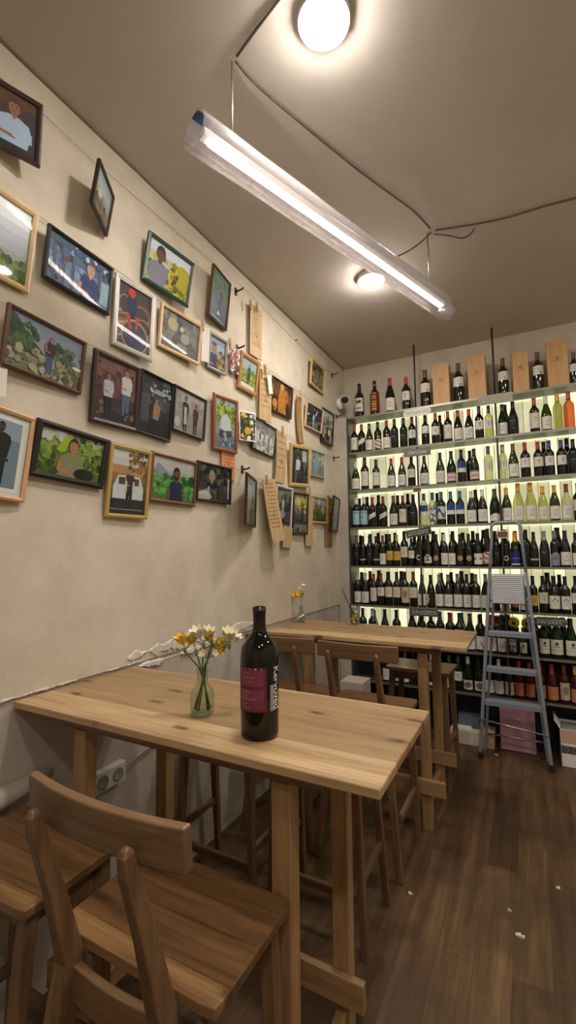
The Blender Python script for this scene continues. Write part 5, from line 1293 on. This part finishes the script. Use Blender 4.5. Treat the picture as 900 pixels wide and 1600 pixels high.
@pic('f26')
def _(p): p.band(['#20242e', '#1c2029', '#1a1d26']); p.man(.48, .05, .66, '#c9ccd4', '#22202a', '#b08f80', '#aeb3bd', arms='none'); p.P([(.55, .6), (.62, .6), (.72, .85), (.66, .86)], '#c9ccd4'); p.E(.5, .85, .03, .05, '#d9cf6a'); p.E(.14, .55, .05, .05, '#dfe2e6'); p.R(0, .38, 1, .4, '#4d525c')
@pic('f27')
def _(p): p.band(['#4a3c3a', '#5c4a46', '#6d6a5c', '#8f9080', '#b9bab2']); p.F(0, 0, 1, .5, 40, ['#3a302e', '#8d6d62', '#5c4640', '#b49a8a'], .1, 33); p.man(.5, .08, .8, '#55584c', '#2c2622', '#94705c', '#3a3436'); p.E(.68, .35, .13, .1, '#e0d78a')
@pic('f28')
def _(p): p.band(['#23272a', '#2b3133', '#343c3c', '#39423f']); p.R(.62, .62, .9, .95, '#9aa59c'); p.R(.66, .66, .86, .91, '#b8c0b6'); p.man(.38, .02, .78, '#d5d6d8', '#211c1c', '#8f6450', '#2a2528', arms='folded', wide=1.1); p.P([(.2, .72), (.27, .78), (.26, .45), (.18, .4)], '#1e1a1a')
@pic('f29')
def _(p): p.band(['#8f8d80', '#a19d8c', '#93a08a', '#8a9c86', '#a8b2a4']); p.F(0, .3, 1, 1, 40, ['#7d9472', '#a9b59a', '#b9bca8', '#8a8f78'], .1, 34); p.E(.3, .5, .2, .3, '#5f74b4'); p.E(.34, .52, .14, .22, '#8b9cc6'); p.R(.78, .55, .92, .9, '#d8d6c0')
@pic('f30')
def _(p): p.band(['#6d6558', '#7d7768', '#8f9086', '#a9b2b4', '#b9c4cc', '#93a0a8']); p.F(0, 0, 1, .5, 40, ['#5c564a', '#8d8674', '#a8a090', '#6f7a6a'], .09, 35); p.E(.5, .42, .16, .12, '#b09a90')
@pic('f31')
def _(p): p.band(['#2f2e2a', '#383733', '#3f3e39']); p.man(.46, .28, .52, '#c2c0bd', '#cfcac0', '#a8877a', '#8f8d8a'); p.E(.46, .36, .17, .1, '#a5a3a0'); p.R(.42, .1, .58, .115, '#8f8d86')
@pic('f32')
def _(p): p.band(['#5d5450', '#4a4340', '#3f3d42', '#56565c', '#8f8a4a', '#b8b058', '#c9c27a']); p.F(0, .5, 1, 1, 36, ['#a39a3c', '#c9bd5c', '#7d7a34', '#d6d08a'], .09, 36); p.man(.3, .3, .42, '#4a5370', '#2c2826', '#a07c6a', '#343848', arms='none'); p.man(.66, .28, .46, '#3a3f56', '#2c2826', '#a07c6a', '#2a2d3a', arms='none'); p.R(.05, .04, .95, .24, '#4d4643')
@pic('f33')
def _(p): p.band(['#4a5238', '#5c6540', '#65704a', '#7d8a68', '#93a09a', '#a9b4b8']); p.R(0, .62, 1, .68, '#8a6d5c'); p.F(.1, .5, .95, .72, 26, ['#b08a78', '#7d5a4a', '#cfc6b6', '#5a4a40'], .07, 37); p.P([(.4, 1), (.62, 1), (.55, .72), (.48, .72)], '#d8dcae'); p.E(.8, .5, .05, .16, '#d2c4c0'); p.E(.42, .28, .06, .16, '#3a5a2c')
@pic('f34')
def _(p): p.band(['#6f6a5c', '#7d7a6c', '#93947f', '#a9ac92', '#b0b58c', '#bcc29a']); p.F(.3, .1, .9, .9, 14, ['#8a8a7a', '#a3a68c'], .1, 38)

MATF = {}
def fm(n, c, rough=.4):
    n = n+c
    if n not in MATF:
        cc = lin(c); dk = tuple(x*.75 for x in cc[:3])
        MATF[n] = flat('frame_'+n[:-7], c, rough, 0, .12, .5, 60)
    return MATF[n]
def framed(n, col, hexc, fw, label, mat_w=0., fd=.016, cat='picture', deep=0.):
    loc, eu, w, h = pose(FT[n])
    t = thing('framed_photograph', label, cat, loc, eu, 'framed photographs on the left wall')
    k = MB(); d = fd
    o_, i_ = [(-w/2, -h/2), (w/2, -h/2), (w/2, h/2), (-w/2, h/2)], [(-w/2+fw, -h/2+fw), (w/2-fw, -h/2+fw), (w/2-fw, h/2-fw), (-w/2+fw, h/2-fw)]
    m2 = [(-w/2+fw*.45, -h/2+fw*.45), (w/2-fw*.45, -h/2+fw*.45), (w/2-fw*.45, h/2-fw*.45), (-w/2+fw*.45, h/2-fw*.45)]
    rings = [[(a, d, b) for a, b in o_], [(a, .0025, b) for a, b in o_], [(a, 0, b) for a, b in m2], [(a, .0035, b) for a, b in i_], [(a, d, b) for a, b in i_]]
    vs = [v for r in rings for v in r]; fs = []
    for r in range(4):
        for q in range(4): fs.append((r*4+q, r*4+(q+1) % 4, r*4+4+(q+1) % 4, r*4+4+q))
    for q in range(4): fs.append((16+q, 16+(q+1) % 4, (q+1) % 4, q))
    k.add(vs, fs); k.build('frame', fm(col, hexc), t)
    pw, ph = w-2*fw+.004, h-2*fw+.004
    k = MB(); k.box((-pw/2, .0112, -ph/2), (pw/2, .0145, ph/2)); k.build('backing', M['carton'], t)
    if mat_w:
        k = MB(); k.box((-pw/2, .0098, -ph/2), (pw/2, .0111, ph/2)); k.build('mat_board', M['card_white'], t); pw -= 2*mat_w; ph -= 2*mat_w
    P = Pic(pw, ph); PICS[n](P); q = P.k.build('photo', M['print'], t); q.location = (0, .0096 if mat_w else .0108, 0)
    gw, gh = w-2*fw+.001, h-2*fw+.001
    k = MB(); k.box((-gw/2, .0042, -gh/2), (gw/2, .0052, gh/2)); k.build('glass', M['pane'], t)
    return t
BK_, DBR, BRN, RBR, OAKF, LT, GLD, YEL, SIL, GRY, WHT, GRE = '#191816', '#3a2820', '#5a3a28', '#9a5430', '#b07f45', '#d8b885', '#b39650', '#c7a768', '#c3bfb4', '#9a958e', '#dcd8cf', '#1f4038'
framed('f01', 'dark_brown', DBR, .014, 'brown framed photo of a man in a pale blue shirt, high at the left edge')
framed('f02', 'dark_brown', DBR, .010, 'small dark framed photo twisted away from the wall on the top string')
framed('f03', 'light', LT, .017, 'pale wood framed photo of mist and hillside, cut by the left edge')
framed('f04', 'black', BK_, .011, 'black framed photo of a smiling man in a blue-grey cellar')
framed('f05', 'dark_green', GRE, .016, 'dark green framed photo of a woman with yellow flowers')
framed('f06', 'brown', BRN, .007, 'dark blue-green picture twisted off the wall beside a black hook on the top string')
framed('f07', 'silver', SIL, .02, 'silver framed photo of a worker in a red cap over round vats')
framed('f08', 'light', LT, .014, 'pale wood framed grey photo with a round moon-like light')
framed('f09', 'grey', GRY, .014, 'narrow grey framed photo of a person in a cap')
framed('f11', 'oak', OAKF, .024, 'thick oak framed small photo of a person standing in green meadow')
framed('f12', 'brown', BRN, .012, 'brown framed photo of a man in dark red crossing a hillside')
framed('f13', 'dark_brown', DBR, .019, 'wide dark brown framed photo of two men in white shirts by a brick wall')
framed('f14', 'black', BK_, .009, 'black framed dark photo of three people in a workshop')
framed('f15', 'black', BK_, .011, 'black framed photo of a man in a hat and a woman in burgundy')
framed('f16', 'red_brown', RBR, .017, 'orange-brown framed photo of a white motorbike in a leafy lane')
framed('f18', 'black', BK_, .006, 'thin black edged photo of a crowd dressed in white')
framed('f19', 'light', '#c99f72', .016, 'wood framed photo with white mount of a man in black, at the left edge', .012)
framed('f20', 'black', BK_, .021, 'wide black framed photo of a smiling man holding a camera before leaves')
framed('f21', 'gold', GLD, .017, 'gold framed photo of a person sitting on an old white car')
framed('f22', 'red_brown', '#77472e', .014, 'brown framed photo of a bearded man in navy before green trees')
framed('f23', 'black', '#2c1f1a', .013, 'dark framed photo of a grey-haired man in a navy jacket')
framed('f24', 'dark_brown', DBR, .009, 'dark framed photo in orange tones near the hanging white tag')
framed('f25', 'yellow', YEL, .017, 'pale wood framed brown photo high near the back corner')
framed('f26', 'light', LT, .012, 'pale framed dark photo of a figure in white near the corner camera')
framed('f27', 'black', BK_, .014, 'black framed tall photo nearest the corner, under the security camera')
framed('f28', 'yellow', YEL, .026, 'yellow wood framed photo of a woman in white with folded arms')
framed('f29', 'clear', '#b9b6a6', .006, 'thin pale framed photo of a blue round shape, right of the yellow frame')
framed('f30', 'dark_brown', DBR, .012, 'narrow looking brown framed landscape twisted sideways above the leaning plank')
framed('f31', 'white', WHT, .016, 'white framed dark photo of a seated figure in pale clothes')
framed('f32', 'dark_brown', '#3a211c', .018, 'dark brown framed photo of two people under yellow leaves')
framed('f33', 'yellow', YEL, .016, 'yellow wood framed photo of cattle and a person on a green field')
framed('f34', 'black', BK_, .014, 'dark framed picture twisted sideways, last of the lowest row before the shelves')
# unframed prints
def print_only(n, label):
    loc, eu, w, h = pose(FT[n]); t = thing('photo_print', label, 'photograph', loc, eu, 'unframed prints on the left wall')
    P = Pic(w, h); PICS[n](P); P.k.build('photo', M['print'], t)
    k = MB(); k.box((-w/2, .0004, -h/2), (w/2, .0012, h/2)); k.build('paper_back', M['card_white'], t)
    return t
print_only('f10', 'small unframed reddish print hanging under a black hook beside the narrow grey frame')
print_only('f17', 'unframed print with a white border and yellow spots, right of the orange-brown frame')
# blank cards peeping out behind frames
def card(n, label, name='paper_card'):
    loc, eu, w, h = pose(FT[n]); k = MB(); k.box((-w/2, 0, -h/2), (w/2, .001, h/2)); o = k.build(name, M['card_white']); o.location = loc; o.rotation_euler = eu; tag(o, label, 'card'); return o
FT['tag'] = (2.485, 2.548, -1.444, .0, .06, -.3, .052, .118)
FT['p5'] = (2.085, 1.985, -1.487, 0, .02, -.02, .13, .23)
card('c1', 'blank white card showing from behind the grey moonlit picture')
card('c2', 'blank white card below the hillside picture at the left edge')
card('tag', 'blank white tag hanging askew in front of an inscribed plank', 'paper_tag')
# thin inscribed planks
FT['p6'] = FT['p6'][:2]+(FT['p6'][2]+.012,)+FT['p6'][3:]; FT['p9'] = FT['p9'][:2]+(FT['p9'][2]-.016,)+FT['p9'][3:]
def wplank(n, mat, label, bend=0., marks=12, seed=1, text=True, grp='inscribed wooden planks on the left wall', extra=0, top_rows=True):
    loc, eu, w, h = pose(FT[n]); t = thing('wooden_plank', label, 'plank', loc, eu, grp)
    k = MB(); vs = []; m_ = 12
    f = lambda u: bend*(u*u)*w
    for yy in (0, .006):
        for i in range(m_+1):
            u = i/m_*2-1; vs += [(-w/2+f(u), yy, u*h/2), (w/2+f(u), yy, u*h/2)]
    L = 2*(m_+1); fs = []
    for i in range(m_):
        q = i*2; fs += [(q, q+1, q+3, q+2), (L+q, L+q+2, L+q+3, L+q+1), (q, q+2, L+q+2, L+q), (q+1, L+q+1, L+q+3, q+3)]
    fs += [(0, L, L+1, 1), (2*m_, 2*m_+1, L+2*m_+1, L+2*m_)]
    k.add(vs, fs); k.build('board', M[mat], t)
    if text:
        r = random.Random(seed); k = MB()
        for q in range(marks):
            u = .85-1.5*q/marks if top_rows else .4-.9*q/marks
            x = -w*.36+f(u)
            while x < w*.3+f(u):
                ww = w*(.06+.1*r.random()); k.tube([(x+ww*e/4, -.0004, u*h/2+h*.012*math.sin(e*2.2+r.random()*2)) for e in range(5)], .0011, 4); x += ww+w*.05
        cx = f(-.1); k.tube([(cx+.012*math.cos(e), -.0005, -.06*h+.016*math.sin(e)) for e in [2*PI*j/10 for j in range(11)]], .0008, 4)
        k.tube([(cx, -.0005, -.06*h), (cx+.001, -.0005, -.13*h)], .0012, 4)
        k.build('inscription', M['redink' if mat == 'plank_orange' else 'ink'], t)
    return t
wplank('p1', 'plank', 'tall scribbled pale plank hanging highest on the wall, under the ceiling', 0, 16, 1)
wplank('p2', 'plank', 'inscribed plank hanging behind the blank white tag', .02, 7, 2)
wplank('p3', 'plank_dark', 'narrow curved plank between the orange-toned photo and the pale framed one', .3, 0, 3, False)
wplank('p4', 'plank', 'inscribed plank left of the yellow framed woman portrait', -.08, 6, 4)
wplank('p5', 'plank_orange', 'orange plank with red scribbles under the motorbike picture', 0, 5, 5, top_rows=False)
wplank('p6', 'plank', 'long inscribed plank swinging askew at the bottom of the wall display', .06, 12, 6)
wplank('p7', 'plank', 'short plank end sticking out below the white framed photo', 0, 0, 7, False)
wplank('p8', 'plank', 'plank hanging between the two lowest frames, its end below them', .05, 0, 8, False)
wplank('p9', 'plank_dark', 'rough dark plank beside the last twisted picture of the lowest row', .05, 8, 9)
def peg(px_, py_, off, label):
    p = at_x(px_, py_, WX+off); t = thing('clothes_peg', label, 'peg', (p.x, p.y, p.z), (.1, 0, .1), 'wooden clothes pegs on the strings')
    for s in (-1, 1):
        k = MB(); k.beam((s*.0035, 0, -.03), (s*.006, 0, .032), .005, .009); k.build('jaw', M['plank'], t, .001)
    k = MB(); k.tube([(-.007, -.001, 0), (.007, -.001, 0)], .0032, 8); k.build('spring', M['steel'], t)
for px_, py_, off, lb in ((392, 476, .046, 'left clothes peg on the highest scribbled plank'), (402, 480, .046, 'right clothes peg on the highest scribbled plank'), (317, 508, .062, 'clothes peg on the white card by the moonlit picture'),
                          (359.5, 537, .05, 'clothes peg at the small unframed reddish print'), (414.5, 577, .06, 'clothes peg above the blank white tag'), (470, 616, .04, 'clothes peg on the narrow curved plank'),
                          (442, 673, .055, 'clothes peg on the plank left of the yellow framed portrait'), (417, 750, .065, 'clothes peg on the plank swinging askew'), (484, 769, .05, 'clothes peg between the two lowest frames'), (516, 772, .05, 'clothes peg on the rough dark plank')):
    peg(px_, py_, off, lb)

# ---------------------------------------------------------------- pieces that belong to a part go under that part
NEST = {'platform_ribs': 'platform', 'rubber_foot': 'front_rail', 'outlet_recess': 'socket_box', 'burnt_mark': 'sliding_lid', 'chalk_writing': 'board', 'inscription': 'board',
        'print_row': 'printed_field', 'led_strip': 'led_bar', 'tape': 'tube_shade', 'lens': 'camera_body', 'printed_band': 'lower_carton', 'band_rings': 'lower_carton', 'front_flap': 'upper_carton',
        'side_flap': 'upper_carton', 'inner_tray': 'upper_carton', 'emblem': 'front_panel', 'paper_band': 'vase_body', 'gold_print': 'carton', 'lid_flap': 'carton', 'photo': 'backing', 'mat_board': 'backing', 'knob': 'tin', 'peg': 'plate'}
base = lambda o: o.name.split('.')[0]
for t in [o for o in COL.objects if o.parent is None and o.children]:
    used = {}
    for ch in sorted(t.children, key=lambda o: o.name):
        to = NEST.get(base(ch))
        if not to: continue
        sib = sorted([s for s in t.children if base(s) == to], key=lambda o: o.name)
        if not sib: continue
        s = sib[min(used.get(to, 0), len(sib)-1)]
        if base(ch) == 'rubber_foot': used[to] = used.get(to, 0)+1
        ch.parent = s; ch.matrix_parent_inverse = s.matrix_basis.inverted()

# ---------------------------------------------------------------- air, colour management
w = bpy.data.worlds.new('world'); SC.world = w; w.use_nodes = True
w.node_tree.nodes['Background'].inputs[0].default_value = (.02, .018, .015, 1)
SC.view_settings.view_transform = 'Standard'; SC.view_settings.look = 'None'; SC.view_settings.gamma = 1; SC.view_settings.use_curve_mapping = False
SC.view_settings.exposure = 0.82
SC.cycles.use_denoising = True
SC.cycles.max_bounces = 8; SC.cycles.transparent_max_bounces = 24; SC.cycles.sample_clamp_indirect = 6
